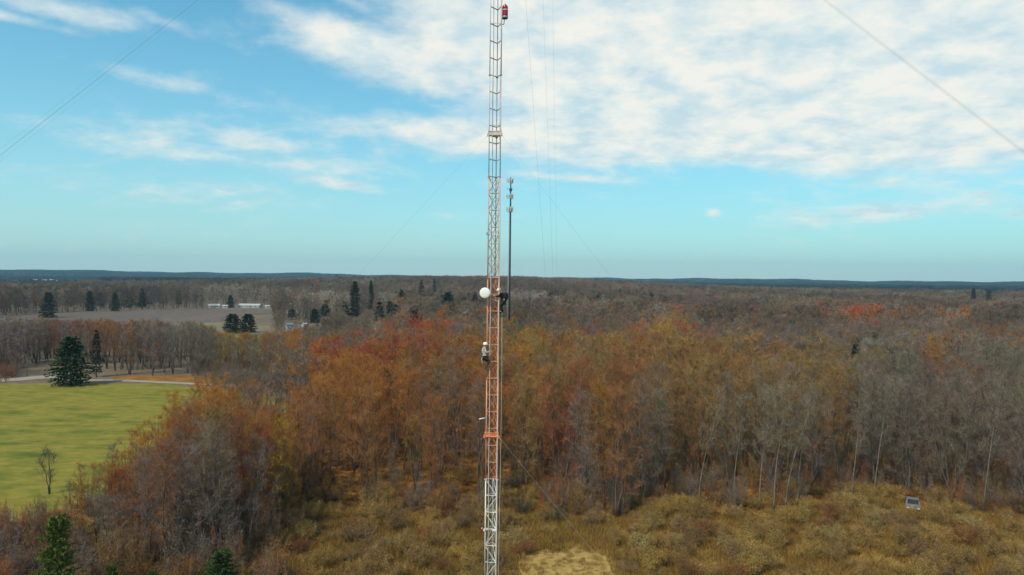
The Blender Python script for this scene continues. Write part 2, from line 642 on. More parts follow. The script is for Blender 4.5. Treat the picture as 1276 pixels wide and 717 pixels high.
def tree_ok(x, y):
    """may a tree stand here? returns image px of base as well"""
    px, py = project((x, y, 0))
    if y < 450:
        if py > np.interp(px, EDGE_X, EDGE_Y):
            return False, px, py
        if inside((x, y), MEADOW) or inside((x, y), DRIVE) or (inside((x, y), LITTER) and random.random() < .72):
            return False, px, py
        if px < 345 and 470 < py < 484:
            return False, px, py
        if px < 340 and 275 < y < 480:
            return False, px, py
        # garden of the big evergreen
        if 20 < px < 150 and 455 < py < 479:
            return (random.random() < .12), px, py
        for a, b, r in keep_out:
            if (x - a) ** 2 + (y - b) ** 2 < r * r:
                return False, px, py
    if 330 < y < 700:
        if inside((x, y), PLOUGHED) or inside((x, y), STUBBLE):
            return False, px, py
        if px < 345 and 401 < py < 414 and px > 20:
            return False, px, py
        if (255 < px < 340 and y > 400) or (255 < px < 372 and y > 540):
            return False, px, py
        for hx, hy, hr in HOUSE_GAP:
            if abs(px - hx) < hr and hy - 6 < py < hy + 34:
                return False, px, py
    return True, px, py


# ------------------------------------------------------------------ tree placement
def cap_h(px, y, H):
    """the trees behind the meadow are low enough to look over at the fields"""
    if y > 150 and px < 400:
        k = float(np.interp(px, [0, 250, 270, 330, 400], [60, 61, 74, 74, 60]))
        H = min(H, max(5.0, CAM_H - k * y / F) * random.uniform(.86, 1.03))
    return H


rg = random.Random(11)
cands = []      # near wood: x, y, px, py, H, colour, tint, kind
sp = 4.3
yy = 66.0
while yy < 330:
    step = sp if yy < 200 else 5.6
    half = yy * .80 + 12
    xx = -half
    while xx < half:
        x = xx + rg.uniform(-.48, .48) * step
        y = yy + rg.uniform(-.48, .48) * step
        ok, px, py = tree_ok(x, y)
        dens = .9
        if hides_evergreen(px, y):
            ok = False
        if 395 < px < 600 and py > 560:
            dens = .62
        if px < 150 and py > 590:
            dens = .5
        if ok and rg.random() < dens:
            d = y
            if px < 372 and d < 130:
                H = float(np.interp(px, [30, 100, 160, 220, 260, 310, 360], [4.5, 6.5, 9, 13, 15, 14, 10.5])) * rg.uniform(.82, 1.06)
            elif d > 175:
                H = rg.uniform(12.5, 16.5) if px < 345 else (rg.uniform(9.5, 12.5) if px < 500 else rg.uniform(11, 14.5))
            elif px < 610:
                H = rg.uniform(13.0, 16.5)
            else:
                H = rg.uniform(14.0, 17.5)
            if rg.random() < .12:
                H *= .7
            H = cap_h(px, y, H)
            qx, qy = project((x, y, H * .72))
            cn, tint = colour_at(qx, qy, d, rg)
            cands.append([x, y, px, py, H, cn, tint])
        xx += step
    yy += step
for k in range(150):        # the thicket at the near end of the meadow
    x, y = rg.uniform(-52, -22), rg.uniform(72, 100)
    ok, px, py = tree_ok(x, y)
    if ok and 60 < px < 372:
        H = float(np.interp(px, [30, 100, 160, 220, 260, 310, 360], [4.5, 6.5, 9, 13, 15, 14, 10.5])) * rg.uniform(.6, 1.0)
        qx, qy = project((x, y, H * .72))
        cn, tint = colour_at(qx, qy, y, rg)
        cands.append([x, y, px, py, H, cn, tint])
for k in range(260):        # the thick belt behind the meadow
    y = rg.uniform(186, 275)
    x = rg.uniform(-.80, -.32) * y
    ok, px, py = tree_ok(x, y)
    if ok and px < 345:
        H = cap_h(px, y, rg.uniform(11.5, 16.0))
        qx, qy = project((x, y, H * .72))
        cn, tint = colour_at(qx, qy, y, rg)
        cands.append([x, y, px, py, H, cn, tint])
slim = on_ground(62, 616)
cands.append([slim.x, slim.y, 62.0, 616.0, 5.4, 'dark', (.09, .075, .06)])
slim_c = cands[-1]
inview = [c for c in cands if -40 < c[2] < 1316]
inview.sort(key=lambda c: -(c[4] / c[1]) - (9 if c is slim_c else 0))
NEAR = inview[:292]
near_id = set(id(c) for c in NEAR)
REST = [c for c in cands if id(c) not in near_id]

# near tree shapes
SHAPES = []     # (trunk mesh, crown mesh, H, kind)
for i, kw in enumerate([
    dict(H=18, cb=.17, cr=3.5, limbs=26, upright=.35),
    dict(H=18, cb=.2, cr=2.9, limbs=24, upright=.8),
    dict(H=18, cb=.15, cr=4.1, limbs=28, forks=2, upright=.25),
    dict(H=18, cb=.25, cr=3.2, limbs=24, lean=.04, upright=.5),
    dict(H=18, cb=.18, cr=2.7, limbs=24, upright=.9, lean=.07),
    dict(H=18, cb=.13, cr=3.7, limbs=28, forks=3, upright=.5),
    dict(H=18, cb=.14, cr=4.3, limbs=28, forks=2, upright=.1, lean=.03),
    dict(H=18, cb=.30, cr=3.4, limbs=22, upright=.3, wob=.02)]):
    for kind, bp, bs, nt_, tw_ in (('bud', 2.6, .078, 24, .017), ('bare', 1.0, .055, 30, .018)):
        tr, cw = tree_meshes(100 + i, budp=bp, bsz=bs, ntwig=nt_, tw=tw_, nsub=6, **kw)
        SHAPES.append((tr.mesh('trunk', M_BARK, True), cw.mesh('crown', [M_TWIG, M_BUD]), 18, kind))
PALE = []
for i in range(3):
    tr, cw = tree_meshes(300 + i, H=18, cb=.45, cr=2.2, limbs=15, nsub=5, ntwig=15, lean=.10 + .05 * i, wob=.004, budp=.7, bsz=.09, upright=.8, r0=.10)
    PALE.append((tr.mesh('trunk', M_BARK_PALE, True), cw.mesh('crown', [M_TWIG, M_BUD]), 18))
SMALL = []
for i in range(2):
    tr, cw = tree_meshes(400 + i, H=7, cb=.2, cr=2.0, limbs=16, nsub=5, ntwig=15, forks=3, budp=1.1, bsz=.1, tl=.6, r0=.08, upright=.8)
    SMALL.append((tr.mesh('trunk', M_BARK, True), cw.mesh('crown', [M_TWIG, M_BUD]), 7))


def put_plant(name, trm, cwm, loc, rz, sc, tint, label, cat, group, part1='trunk', part2='crown', scz=None):
    e = empty(name, loc, rz)
    e.scale = (sc, sc, scz or sc)
    tag(e, label, cat, group)
    for nm, me in ((part1, trm), (part2, cwm)):
        o = bpy.data.objects.new(nm, me)
        o.color = (*tint, 1)
        link(o, e)
    return e


# rows, for the labels
def row_of(c):
    e = float(np.interp(c[2], EDGE_X, EDGE_Y))
    ye = on_ground(c[2], min(e, 717))[1]
    dd = c[1] - ye
    return 0 if dd < 7.5 else (1 if dd < 17 else 2)


ORD = ['nearest', 'second', 'third', 'fourth', 'fifth', 'sixth', 'seventh', 'eighth', 'ninth', 'tenth', 'eleventh', 'twelfth', 'thirteenth', 'fourteenth',
       'fifteenth', 'sixteenth', 'seventeenth', 'eighteenth', 'nineteenth', 'twentieth']
rgl = random.Random(5)
pale_spots = [on_ground(q, w) for q, w in ((962, 642), (976, 638), (944, 636), (992, 632), (912, 634), (1058, 628), (1086, 622), (868, 630), (1222, 640))]
info = []
taken = []
for p in pale_spots:      # the pale aspens of the photograph take the place of the tree next to them
    best = min((c for c in NEAR if id(c) not in taken), key=lambda c: (c[0] - p.x) ** 2 + (c[1] - p.y) ** 2)
    best[0], best[1] = p.x, p.y
    best[2], best[3] = project(p)
    best[5], best[6] = 'pale', (.21, .18, .125)
    taken.append(id(best))
for c in NEAR:
    side = 'left of' if c[2] < 613 else 'right of'
    small = c[4] < 8.5
    meadow = c[2] < 160 and c[1] > 150
    info.append(dict(c=c, side=side, row=row_of(c), small=small, back=c[1] > 168 and c[2] < 420, pale=id(c) in taken))
keyed = {}
for i in info:
    c = i['c']
    if i['back']:
        k = ('back', c[5])
    elif i['pale']:
        k = ('pale',)
    else:
        k = (i['row'], i['side'], c[5], i['small'])
    keyed.setdefault(k, []).append(i)
for k, L in keyed.items():
    L.sort(key=lambda i: abs(i['c'][2] - 613))
    for n, i in enumerate(L):
        c = i['c']
        cw_ = CW[c[5]]
        o = ORD[n] if n < len(ORD) else None
        only = len(L) == 1
        if k[0] == 'back':
            if o:
                i['label'] = (f'{cw_} tree behind the far meadow edge' + ('' if only else f', {o} such from the mast'))
            else:
                i['label'] = f'{cw_} tree behind the far meadow edge, among the leftmost such'
        elif k[0] == 'pale':
            i['label'] = f'tall pale stemmed aspen at the wood edge, {o} aspen right of mast'
        elif k[0] in (0, 1):
            rw = ('front row', 'second row')[k[0]]
            sz = 'small ' if k[3] else ''
            i['label'] = (f'{sz}{cw_} tree, {rw} of wood {k[1]} mast' + ('' if only or not o else f', {o} such from mast'))
            if not o:
                i['label'] += ', among those farthest out'
        else:
            i['label'] = f'{cw_} tree deep in wood {k[1]} mast, crown above the front rows'
for i in info:
    c = i['c']
    if i['pale']:
        trm, cwm, h0 = PALE[rgl.randrange(3)]
        nm = 'aspen_tree'
    elif i['small']:
        trm, cwm, h0 = SMALL[rgl.randrange(2)]
        nm = 'small_tree'
    else:
        want = 'bud' if c[5] in ('rust', 'orange', 'red', 'gold', 'ochre') else 'bare'
        trm, cwm, h0, _ = rgl.choice([s for s in SHAPES if s[3] == want])
        nm = 'budding_tree' if want == 'bud' else 'bare_tree'
    s = c[4] / h0
    rz = rgl.uniform(0, 6.28)
    if i['pale']:
        tv = max(trm.vertices, key=lambda v: v.co.z).co
        rz = -math.atan2(tv.y, tv.x) + rgl.uniform(-.5, .5)
    side = 'left' if c[2] < 613 else 'right'
    grp = 'trees behind the meadow' if i['back'] else ('pale aspens along the wood edge' if i['pale'] else f'{CW[c[5]]} trees of the wood')
    put_plant(nm, trm, cwm, (c[0], c[1], 0), rz, s, c[6], i['label'], 'tree', grp, scz=s * rgl.uniform(.95, 1.05))

# ------------------------------------------------------------------ far wood: ONE object of instanced trees
SRC_MID = bpy.data.collections.new('wood_trees_mid')
SRC_FAR = bpy.data.collections.new('wood_trees_far')
SRC_CLUMP = bpy.data.collections.new('wood_clumps')


def src_obj(col, name, mbs, mats):
    big = MB()
    for mb, off in mbs:
        n = len(big.v)
        big.v.extend(mb.v)
        big.f.extend(tuple(i + n for i in f) for f in mb.f)
        big.m.extend(m + off for m in mb.m)
    o = bpy.data.objects.new(name, big.mesh(name, mats))
    col.objects.link(o)
    return o


for i in range(6):
    tr, cw = tree_meshes(500 + i, H=16, cb=.15, cr=2.7 + .35 * (i % 4), limbs=16, nsub=5, ntwig=16, tw=.034, tl=1.0, budp=1.4, bsz=.14, forks=1 + i % 3, sides=4, upright=.5 + .08 * i)
    src_obj(SRC_MID, f'wood_tree_{i}', [(tr, 0), (cw, 1)], [M_BARK_F, M_TWIG_F, M_BUD_F])
for i in range(5):
    tr, cw = tree_meshes(600 + i, H=16, cb=.22, cr=3.0 + .3 * i, limbs=12, nsub=4, ntwig=12, tw=.075, tl=1.3, budp=1.5, bsz=.26, forks=1 + i % 2, sides=3, upright=.5)
    src_obj(SRC_FAR, f'wood_tree_{i}', [(tr, 0), (cw, 1)], [M_BARK_F, M_TWIG_F, M_BUD_F])
SRC_CON = bpy.data.collections.new('wood_conifers')
for i in range(4):
    tr, cw = conifer_meshes(860 + i, 16, 2.8 + .5 * i, whorls=13, per=6, sprays=10, ssz=1.0, skirt=.15, shape=.6 + .1 * (i % 2), rag=.5)
    src_obj(SRC_CON, f'wood_conifer_{i}', [(tr, 0), (cw, 0)], [M_BARK_F, M_NEEDLE_F])
for i in range(4):
    rgc = random.Random(700 + i)
    parts = []
    for k in range(13):
        x, y = rgc.uniform(-10, 10), rgc.uniform(-10, 10)
        tr, cw = tree_meshes(720 + i * 20 + k, H=rgc.uniform(12, 17), cb=.2, cr=3.2, limbs=9, nsub=3, ntwig=6, tw=.2, tl=1.7, budp=1.2, bsz=.55, sides=3, forks=1)
        for mb in (tr, cw):
            mb.v = [(a + x, b + y, c) for a, b, c in mb.v]
        parts += [(tr, 0), (cw, 1)]
    src_obj(SRC_CLUMP, f'wood_clump_{i}', parts, [M_BARK_F, M_TWIG_F, M_BUD_F])


def instancer_group(name, srcs, realise=False):
    ng = bpy.data.node_groups.new(name, 'GeometryNodeTree')
    ng.interface.new_socket('Geometry', in_out='INPUT', socket_type='NodeSocketGeometry')
    ng.interface.new_socket('Geometry', in_out='OUTPUT', socket_type='NodeSocketGeometry')
    gi = ng.nodes.new('NodeGroupInput')
    go = ng.nodes.new('NodeGroupOutput')
    join = ng.nodes.new('GeometryNodeJoinGeometry')

    def attr(n, t):
        a = ng.nodes.new('GeometryNodeInputNamedAttribute')
        a.data_type = t
        a.inputs['Name'].default_value = n
        return a.outputs['Attribute']
    for k, col in enumerate(srcs):
        iop = ng.nodes.new('GeometryNodeInstanceOnPoints')
        ci = ng.nodes.new('GeometryNodeCollectionInfo')
        ci.inputs['Collection'].default_value = col
        ci.inputs['Separate Children'].default_value = True
        ci.inputs['Reset Children'].default_value = True
        ng.links.new(gi.outputs[0], iop.inputs['Points'])
        ng.links.new(ci.outputs[0], iop.inputs['Instance'])
        iop.inputs['Pick Instance'].default_value = True
        ng.links.new(attr('variant', 'INT'), iop.inputs['Instance Index'])
        ng.links.new(attr('turn', 'FLOAT_VECTOR'), iop.inputs['Rotation'])
        ng.links.new(attr('size', 'FLOAT_VECTOR'), iop.inputs['Scale'])
        cmp_ = ng.nodes.new('FunctionNodeCompare')
        cmp_.data_type = 'INT'
        cmp_.operation = 'EQUAL'
        ng.links.new(attr('lod', 'INT'), cmp_.inputs[2])
        cmp_.inputs[3].default_value = k
        ng.links.new(cmp_.outputs[0], iop.inputs['Selection'])
        ng.links.new(iop.outputs[0], join.inputs[0])
    ng.links.new(join.outputs[0], go.inputs[0])
    return ng


def point_stuff(name, P, tint, variant, turn, size, lod, srcs):
    me = bpy.data.meshes.new(name)
    me.vertices.add(len(P))
    me.vertices.foreach_set('co', np.asarray(P, np.float32).ravel())
    a = me.attributes.new('tint', 'FLOAT_COLOR', 'POINT')
    a.data.foreach_set('color', np.asarray([(*t, 1) for t in tint], np.float32).ravel())
    a = me.attributes.new('variant', 'INT', 'POINT')
    a.data.foreach_set('value', np.asarray(variant, np.int32))
    a = me.attributes.new('lod', 'INT', 'POINT')
    a.data.foreach_set('value', np.asarray(lod, np.int32))
    a = me.attributes.new('turn', 'FLOAT_VECTOR', 'POINT')
    a.data.foreach_set('vector', np.asarray(turn, np.float32).ravel())
    a = me.attributes.new('size', 'FLOAT_VECTOR', 'POINT')
    a.data.foreach_set('vector', np.asarray(size, np.float32).ravel())
    o = bpy.data.objects.new(name, me)
    link(o)
    md = o.modifiers.new('scatter', 'NODES')
    md.node_group = instancer_group(name, srcs)
    tag(o, kind='stuff')
    return o


fp, ft, fv, fr, fs, fl = [], [], [], [], [], []


def far_add(x, y, z, tint, nvar, sx, sz, lod):
    fp.append((x, y, z))
    ft.append(tint)
    fv.append(rg.randrange(nvar))
    fr.append((0, 0, rg.uniform(0, 6.28)))
    fs.append((sx, sx, sz))
    fl.append(lod)


for c in REST:
    s = c[4] / 16
    far_add(c[0], c[1], 0, c[6], 6, s * 1.05, s, 0)
yy = 330.0
while yy < 1000:
    step = 6.2 if yy < 560 else 8.5
    half = yy * .80 + 20
    xx = -half
    while xx < half:
        x = xx + rg.uniform(-.5, .5) * step
        y = yy + rg.uniform(-.5, .5) * step
        xx += step
        z = th(x, y)
        ok, px, py = tree_ok(x, y)
        if not ok or hides_evergreen(px, y):
            continue
        H = rg.uniform(12, 17)
        if 300 < px < 500 and y < 430:
            H *= .66
        qx, qy = project((x, y, z + H * .75))
        cn, tint = colour_at(qx, qy, y, rg)
        far_add(x, y, z, tint, 5, H / 16 * 1.15, H / 16, 1)
    yy += step
yy = 1000.0
while yy < 6300:
    step = 17.0 if yy < 2400 else (34.0 if yy < 4500 else 52.0)
    half = yy * .80 + 40
    xx = -half
    n = int(2 * half / step)
    X = -half + (np.arange(n) + np.random.RandomState(int(yy)).rand(n)) * step
    Yv = yy + (np.random.RandomState(int(yy) + 7).rand(n) - .5) * step
    Z = terrain(X, Yv)
    for x, y, z in zip(X, Yv, Z):
        px = 638 + F * x / y
        if px < 130 and 1150 < y < 2450:
            if y > 1500 or px < 40 or True:
                continue
        if px < 420 and 1500 < y < 2600 and rg.random() < .5:
            continue
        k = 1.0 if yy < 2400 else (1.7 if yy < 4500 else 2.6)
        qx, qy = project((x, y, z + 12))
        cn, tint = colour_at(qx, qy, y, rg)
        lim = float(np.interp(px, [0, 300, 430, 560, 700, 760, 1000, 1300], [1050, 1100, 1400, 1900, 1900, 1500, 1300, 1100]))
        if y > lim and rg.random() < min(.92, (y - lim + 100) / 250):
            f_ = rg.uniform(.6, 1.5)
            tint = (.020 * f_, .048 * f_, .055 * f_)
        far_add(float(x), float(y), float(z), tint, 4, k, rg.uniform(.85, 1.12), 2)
    yy += step
for n_, (px0, px1, y0, y1, h0, h1) in ((110, (455, 612, 400, 720, 11, 17)), (26, (400, 470, 420, 620, 11, 16)), (40, (-20, 230, 590, 760, 12, 16)), (34, (660, 830, 560, 850, 12, 17)),
                                       (60, (300, 900, 700, 1300, 12, 17)), (50, (900, 1290, 600, 1500, 12, 18)), (12, (1040, 1110, 170, 260, 10, 13))):
    for k in range(n_):
        px = rg.uniform(px0, px1)
        if rg.random() < .5:
            px = px0 + (px1 - px0) * (.5 + .35 * math.sin(k * 2.4))+ rg.gauss(0, 9)
        y = rg.uniform(y0, y1)
        x = (px - 638) / F * y
        if not tree_ok(x, y)[0] or hides_evergreen(px, y):
            continue
        q_ = rg.uniform(.75, 1.25)
        far_add(x, y, th(x, y), (.036 * q_, .046 * q_, .028 * q_), 4, rg.uniform(.8, 1.3), rg.uniform(h0, h1) / 16, 3)
wood = point_stuff('far_woodland', fp, ft, fv, fr, fs, fl, [SRC_MID, SRC_FAR, SRC_CLUMP, SRC_CON])
wood['label'] = 'mixed bare woodland reaching from behind the front trees to the blue ridge'

# ------------------------------------------------------------------ evergreens
CON = []
for i, kw in enumerate([dict(H=13, rb=3.9, whorls=22, per=10, sprays=26, ssz=.5, skirt=.04, shape=.62, rag=.42),
                        dict(H=13, rb=2.4, whorls=18, per=7, sprays=12, ssz=.5, skirt=.12, shape=.8, rag=.4),
                        dict(H=13, rb=3.2, whorls=17, per=8, sprays=20, ssz=.62, skirt=.22, shape=.5, rag=.5),
                        dict(H=13, rb=3.4, whorls=13, per=6, sprays=16, ssz=.7, skirt=.2, shape=.62, rag=.6),
                        dict(H=13, rb=4.2, whorls=22, per=9, sprays=34, ssz=.42, skirt=.05, shape=.45, rag=.5, droop=.05),
                        dict(H=13, rb=5.5, whorls=16, per=11, sprays=26, ssz=.75, skirt=.02, shape=.42, rag=.22, droop=.1)]):
    tr, cw = conifer_meshes(800 + i, **kw)
    CON.append((tr.mesh('trunk', M_BARK, True), cw.mesh('crown', [M_BARK, M_NEEDLE]), 13))


def evergreen(px, by, ty, wpx, shape, label, group=None, tint=(.03, .06, .022), Y=None, name='evergreen_tree', parts=True, zb=None):
    """base px, base row, top row, width in px"""
    if Y is None:
        p = on_ground(px, by)
    else:
        p = at(px, by, Y)
        p.z = th(p.x, p.y) if zb is None else zb
    H = (at(px, ty, p.y).z - p.z) * (1.06 if Y and Y > 100 else 1)
    W = wpx / F * p.y
    trm, cwm, h0 = CON[shape]
    w0 = (3.9, 2.4, 3.2, 3.4, 4.2, 5.5)[shape] * 2
    return put_plant(name, trm, cwm, tuple(p), rg.uniform(0, 6.28), W / w0, tint, label, 'evergreen tree', group, scz=H / h0)


evergreen(88, 480.5, 419, 54, 0, 'large dark green conical evergreen standing on the far edge of the meadow')
evergreen(120, 470, 411, 19, 1, 'slim dark evergreen just behind and right of the big conical one', tint=(.03, .036, .022))
evergreen(71, 700, 643, 58, 4, 'bright green young pine at the bottom left corner', Y=60, tint=(.085, .12, .016))
evergreen(276, 700, 687, 54, 4, 'small green pine top at the bottom edge below the grey trees', Y=64, tint=(.035, .07, .015))
evergreen(140, 700, 704, 32, 4, 'yellow green pine top right of the bright corner pine', Y=62, tint=(.07, .095, .018))
evergreen(190, 700, 711, 30, 4, 'smallest yellow green pine top on the bottom edge between two pines', Y=62, tint=(.07, .08, .018))
evergreen(290, 416, 392, 25, 5, 'left one of two rounded dark cedars below the ploughed field', 'rounded cedars by the ploughed field', (.022, .03, .016))
evergreen(309, 415, 392, 22, 5, 'right one of two rounded dark cedars below the ploughed field', 'rounded cedars by the ploughed field', (.022, .03, .016))
for px, by, ty, w, Y, lab in far_ev:
    evergreen(px, by, ty, w * 1.35, rg.choice((1, 1, 3, 0)), lab, 'evergreens scattered through the far wood',
              (.04 * rg.uniform(.8, 1.3), .052 * rg.uniform(.8, 1.2), .03), Y=Y)

# ------------------------------------------------------------------ shrubs
M_STEM = plant_mat('stems', False, (.12, .09, .055), .3, .3)
SHR = []
for i, kw in enumerate([dict(H=2.3, rad=1.6), dict(H=1.8, rad=1.9), dict(H=2.9, rad=1.5, stems=18), dict(H=1.4, rad=1.5)]):
    st, cw = shrub_meshes(900 + i, **kw)
    SHR.append((st.mesh('stems', M_STEM), cw.mesh('foliage', [M_TWIG, M_BUD])))
SC = dict(olive=(.31, .185, .055), ochre=(.37, .225, .055), brown=(.24, .14, .06), rust=(.23, .095, .03), pale=(.31, .22, .08), dark=(.10, .08, .04))
SW = dict(olive='olive', ochre='yellow ochre', brown='brown twiggy', rust='rust brown', pale='pale straw', dark='dark brown')
shr = []
yy = 66.5
while yy < 108:
    half = yy * .76
    xx = -half
    while xx < half:
        x = xx + rg.uniform(-1.2, 1.2)
        y = yy + rg.uniform(-1.0, 1.0)
        xx += 3.0
        px, py = project((x, y, 0))
        e = float(np.interp(px, EDGE_X, EDGE_Y))
        if not (-25 < px < 1300) or py < e - 16 or py > 740:
            continue
        if px < 350 and py < 660:
            continue
        if inside((x, y), CLEARING) or inside((x, y), MEADOW) or math.hypot(x - anchor_back.x, y - anchor_back.y) < 2.0:
            continue
        if math.hypot(x - keep_out[1][0], y - keep_out[1][1]) < 2.9:
            continue
        if 640 < px < 770 and py > 660 and rg.random() < .4:
            continue
        if px > 800:
            w = (('olive', 3), ('ochre', 4), ('brown', 1.3), ('pale', .5), ('rust', .7))
        elif px < 350:
            w = (('rust', 2), ('brown', 3), ('dark', 2), ('olive', 1))
        else:
            w = (('olive', 4), ('ochre', 1.6), ('brown', 2), ('rust', 1.0), ('dark', .6), ('pale', .4))
        r = rg.random() * sum(v for _, v in w)
        for n_, v in w:
            r -= v
            if r <= 0:
                break
        shr.append((x, y, px, py, n_))
    yy += 2.5
rg.shuffle(shr)
shr = shr[:290]
groups = {}
for s in shr:
    zone = 'left' if s[2] < 613 else 'right'
    near = 'front' if s[3] > 690 else ('middle' if s[3] > 655 else 'back')
    groups.setdefault((zone, near, s[4]), []).append(s)
for (zone, near, cn), L in groups.items():
    L.sort(key=lambda s: abs(s[2] - 613))
    for k, s in enumerate(L):
        where = {'front': 'along the bottom edge', 'middle': 'amid the scrub', 'back': 'at the foot of the wood'}[near]
        lab = f'{SW[cn]} shrub {where} {zone} of mast'
        if len(L) > 1:
            lab += f', {ORD[k]} such from it' if k < len(ORD) else ', among the farthest'
        c = SC[cn]
        kf = rg.uniform(.8, 1.2)
        st, cw = SHR[rg.randrange(4)]
        sz = rg.uniform(.75, 1.25)
        put_plant('shrub', st, cw, (s[0], s[1], 0), rg.uniform(0, 6.28), sz, (c[0] * kf, c[1] * kf, c[2] * kf), lab, 'shrub', f'{SW[cn]} shrubs of the scrub', 'stems', 'foliage')

# ------------------------------------------------------------------ ground
def ground_mat():
    m, nt, b = new_mat('ground')
    g = N(nt, 'ShaderNodeNewGeometry')
    P = g.outputs['Position']
    sx = N(nt, 'ShaderNodeSeparateXYZ')
    nt.links.new(P, sx.inputs[0])
    n1 = noise(nt, P, .055, 6, .6)
    n2 = noise(nt, P, .8, 5, .65)
    n3 = noise(nt, P, 7.0, 3, .6)
    scrub = ramp(nt, n1.outputs[0], [(.3, (.13, .085, .028)), (.45, (.19, .125, .035)), (.58, (.24, .155, .045)), (.72, (.17, .095, .032))])
    litter = ramp(nt, n1.outputs[0], [(.3, (.18, .085, .026)), (.5, (.28, .125, .028)), (.68, (.20, .11, .04))])
    far = ramp(nt, n1.outputs[0], [(.3, (.14, .11, .085)), (.6, (.18, .14, .105))])
    f1 = mth(nt, 'MULTIPLY_ADD', sx.outputs[1], 1 / 14, -84 / 14, clamp=True)
    f2 = mth(nt, 'MULTIPLY_ADD', sx.outputs[1], 1 / 60, -140 / 60, clamp=True)
    c = mix_rgb(nt, scrub, litter, f1)
    c = mix_rgb(nt, c, far, f2)
    d2 = ramp(nt, n2.outputs[0], [(.3, (.55, .55, .55)), (.7, (1.35, 1.3, 1.2))])
    d3 = ramp(nt, n3.outputs[0], [(.3, (.6, .6, .6)), (.7, (1.3, 1.3, 1.3))])
    c = mix_rgb(nt, c, d2, 1.0, 'MULTIPLY')
    c = mix_rgb(nt, c, d3, .8, 'MULTIPLY')
    nt.links.new(c, b.inputs['Base Color'])
    b.inputs['Roughness'].default_value = .95
    b.inputs['Specular IOR Level'].default_value = .1
    return m


gm = MB()
rings = [0.5, 15, 40, 70, 110, 160, 220, 300, 400, 500] + list(np.arange(580, 2600, 90)) + list(np.arange(2600, 6500, 180)) + [6700]
nseg = 420
V = []
for r in rings:
    a = np.arange(nseg) * 2 * math.pi / nseg
    x = r * np.sin(a)
    y = r * np.cos(a)
    z = terrain(x, y)
    V += list(zip(x.tolist(), y.tolist(), z.tolist()))
gm.v = V
for i in range(len(rings) - 1):
    for k in range(nseg):
        a = i * nseg + k
        b = i * nseg + (k + 1) % nseg
        gm.f.append((b, a, a + nseg, b + nseg))
        gm.m.append(0)
gm.f.append(tuple(range(nseg - 1, -1, -1)))
gm.m.append(0)
tag(gm.build('ground', ground_mat(), smooth=True), kind='structure')


def sheet(name, poly, z, mat, kind='structure', jit=0.0, seed=1):
    """flat sheet with a softly uneven outline"""
    rr = random.Random(seed)
    pts = []
    for i in range(len(poly)):
        a = Vector(poly[i])
        b = Vector(poly[(i + 1) % len(poly)])
        n = max(1, int((b - a).length / 6)) if jit else 1
        for k in range(min(n, 40)):
            q = a.lerp(b, k / min(n, 40))
            pts.append((q.x + rr.gauss(0, jit), q.y + rr.gauss(0, jit), z))
    import bmesh
    bm = bmesh.new()
    vs = [bm.verts.new(p) for p in pts]
    fc = bm.faces.new(vs)
    bmesh.ops.triangulate(bm, faces=[fc])
    for f in bm.faces:
        if f.normal.z < 0:
            f.normal_flip()
    me = bpy.data.meshes.new(name)
    bm.to_mesh(me)
    bm.free()
    me.materials.append(mat)
    return tag(link(bpy.data.objects.new(name, me)), kind=kind)


def land_mat(name, stops, s1, s2, stretch=(1, 1, 1), rough=.95):
    m, nt, b = new_mat(name)
    g = N(nt, 'ShaderNodeNewGeometry')
    mp = N(nt, 'ShaderNodeMapping')
    mp.inputs['Scale'].default_value = stretch
    nt.links.new(g.outputs['Position'], mp.inputs[0])
    n1 = noise(nt, mp.outputs[0], s1, 5, .6)
    n2 = noise(nt, mp.outputs[0], s2, 4, .65)
    c = ramp(nt, n1.outputs[0], stops)
    d = ramp(nt, n2.outputs[0], [(.3, (.72, .75, .72)), (.7, (1.2, 1.18, 1.15))])
    nt.links.new(mix_rgb(nt, c, d, 1.0, 'MULTIPLY'), b.inputs['Base Color'])
    b.inputs['Roughness'].default_value = rough
    b.inputs['Specular IOR Level'].default_value = .1
    return m


M_MEADOW = land_mat('meadow_grass', [(.3, (.085, .108, .018)), (.42, (.155, .155, .025)), (.5, (.225, .188, .034)), (.58, (.185, .165, .028)), (.7, (.09, .115, .019))], .10, .55, (.6, 1.25, 1))
sheet('meadow', MEADOW, .02, M_MEADOW, jit=.35, seed=3)
sheet('gravel_drive', DRIVE, .03, land_mat('gravel', [(.3, (.24, .22, .19)), (.7, (.36, .33, .29))], .3, 3))
sheet('leaf_litter', LITTER, .024, land_mat('litter', [(.3, (.17, .07, .018)), (.6, (.30, .135, .026))], .25, 1.2), jit=.5, seed=5)
sheet('ploughed_field', PLOUGHED, .2, land_mat('ploughed_soil', [(.3, (.115, .088, .08)), (.7, (.15, .115, .10))], .02, .25, (1, .35, 1)))
sheet('stubble_field', STUBBLE, .2, land_mat('stubble', [(.3, (.15, .12, .075)), (.7, (.21, .17, .11))], .03, .3))
M_CLEAR = land_mat('dry_grass_ground', [(.3, (.28, .18, .06)), (.5, (.37, .245, .085)), (.7, (.31, .195, .06))], .12, 1.4)
sheet('grass_clearing', CLEARING, .02, M_CLEAR, jit=.6, seed=7)

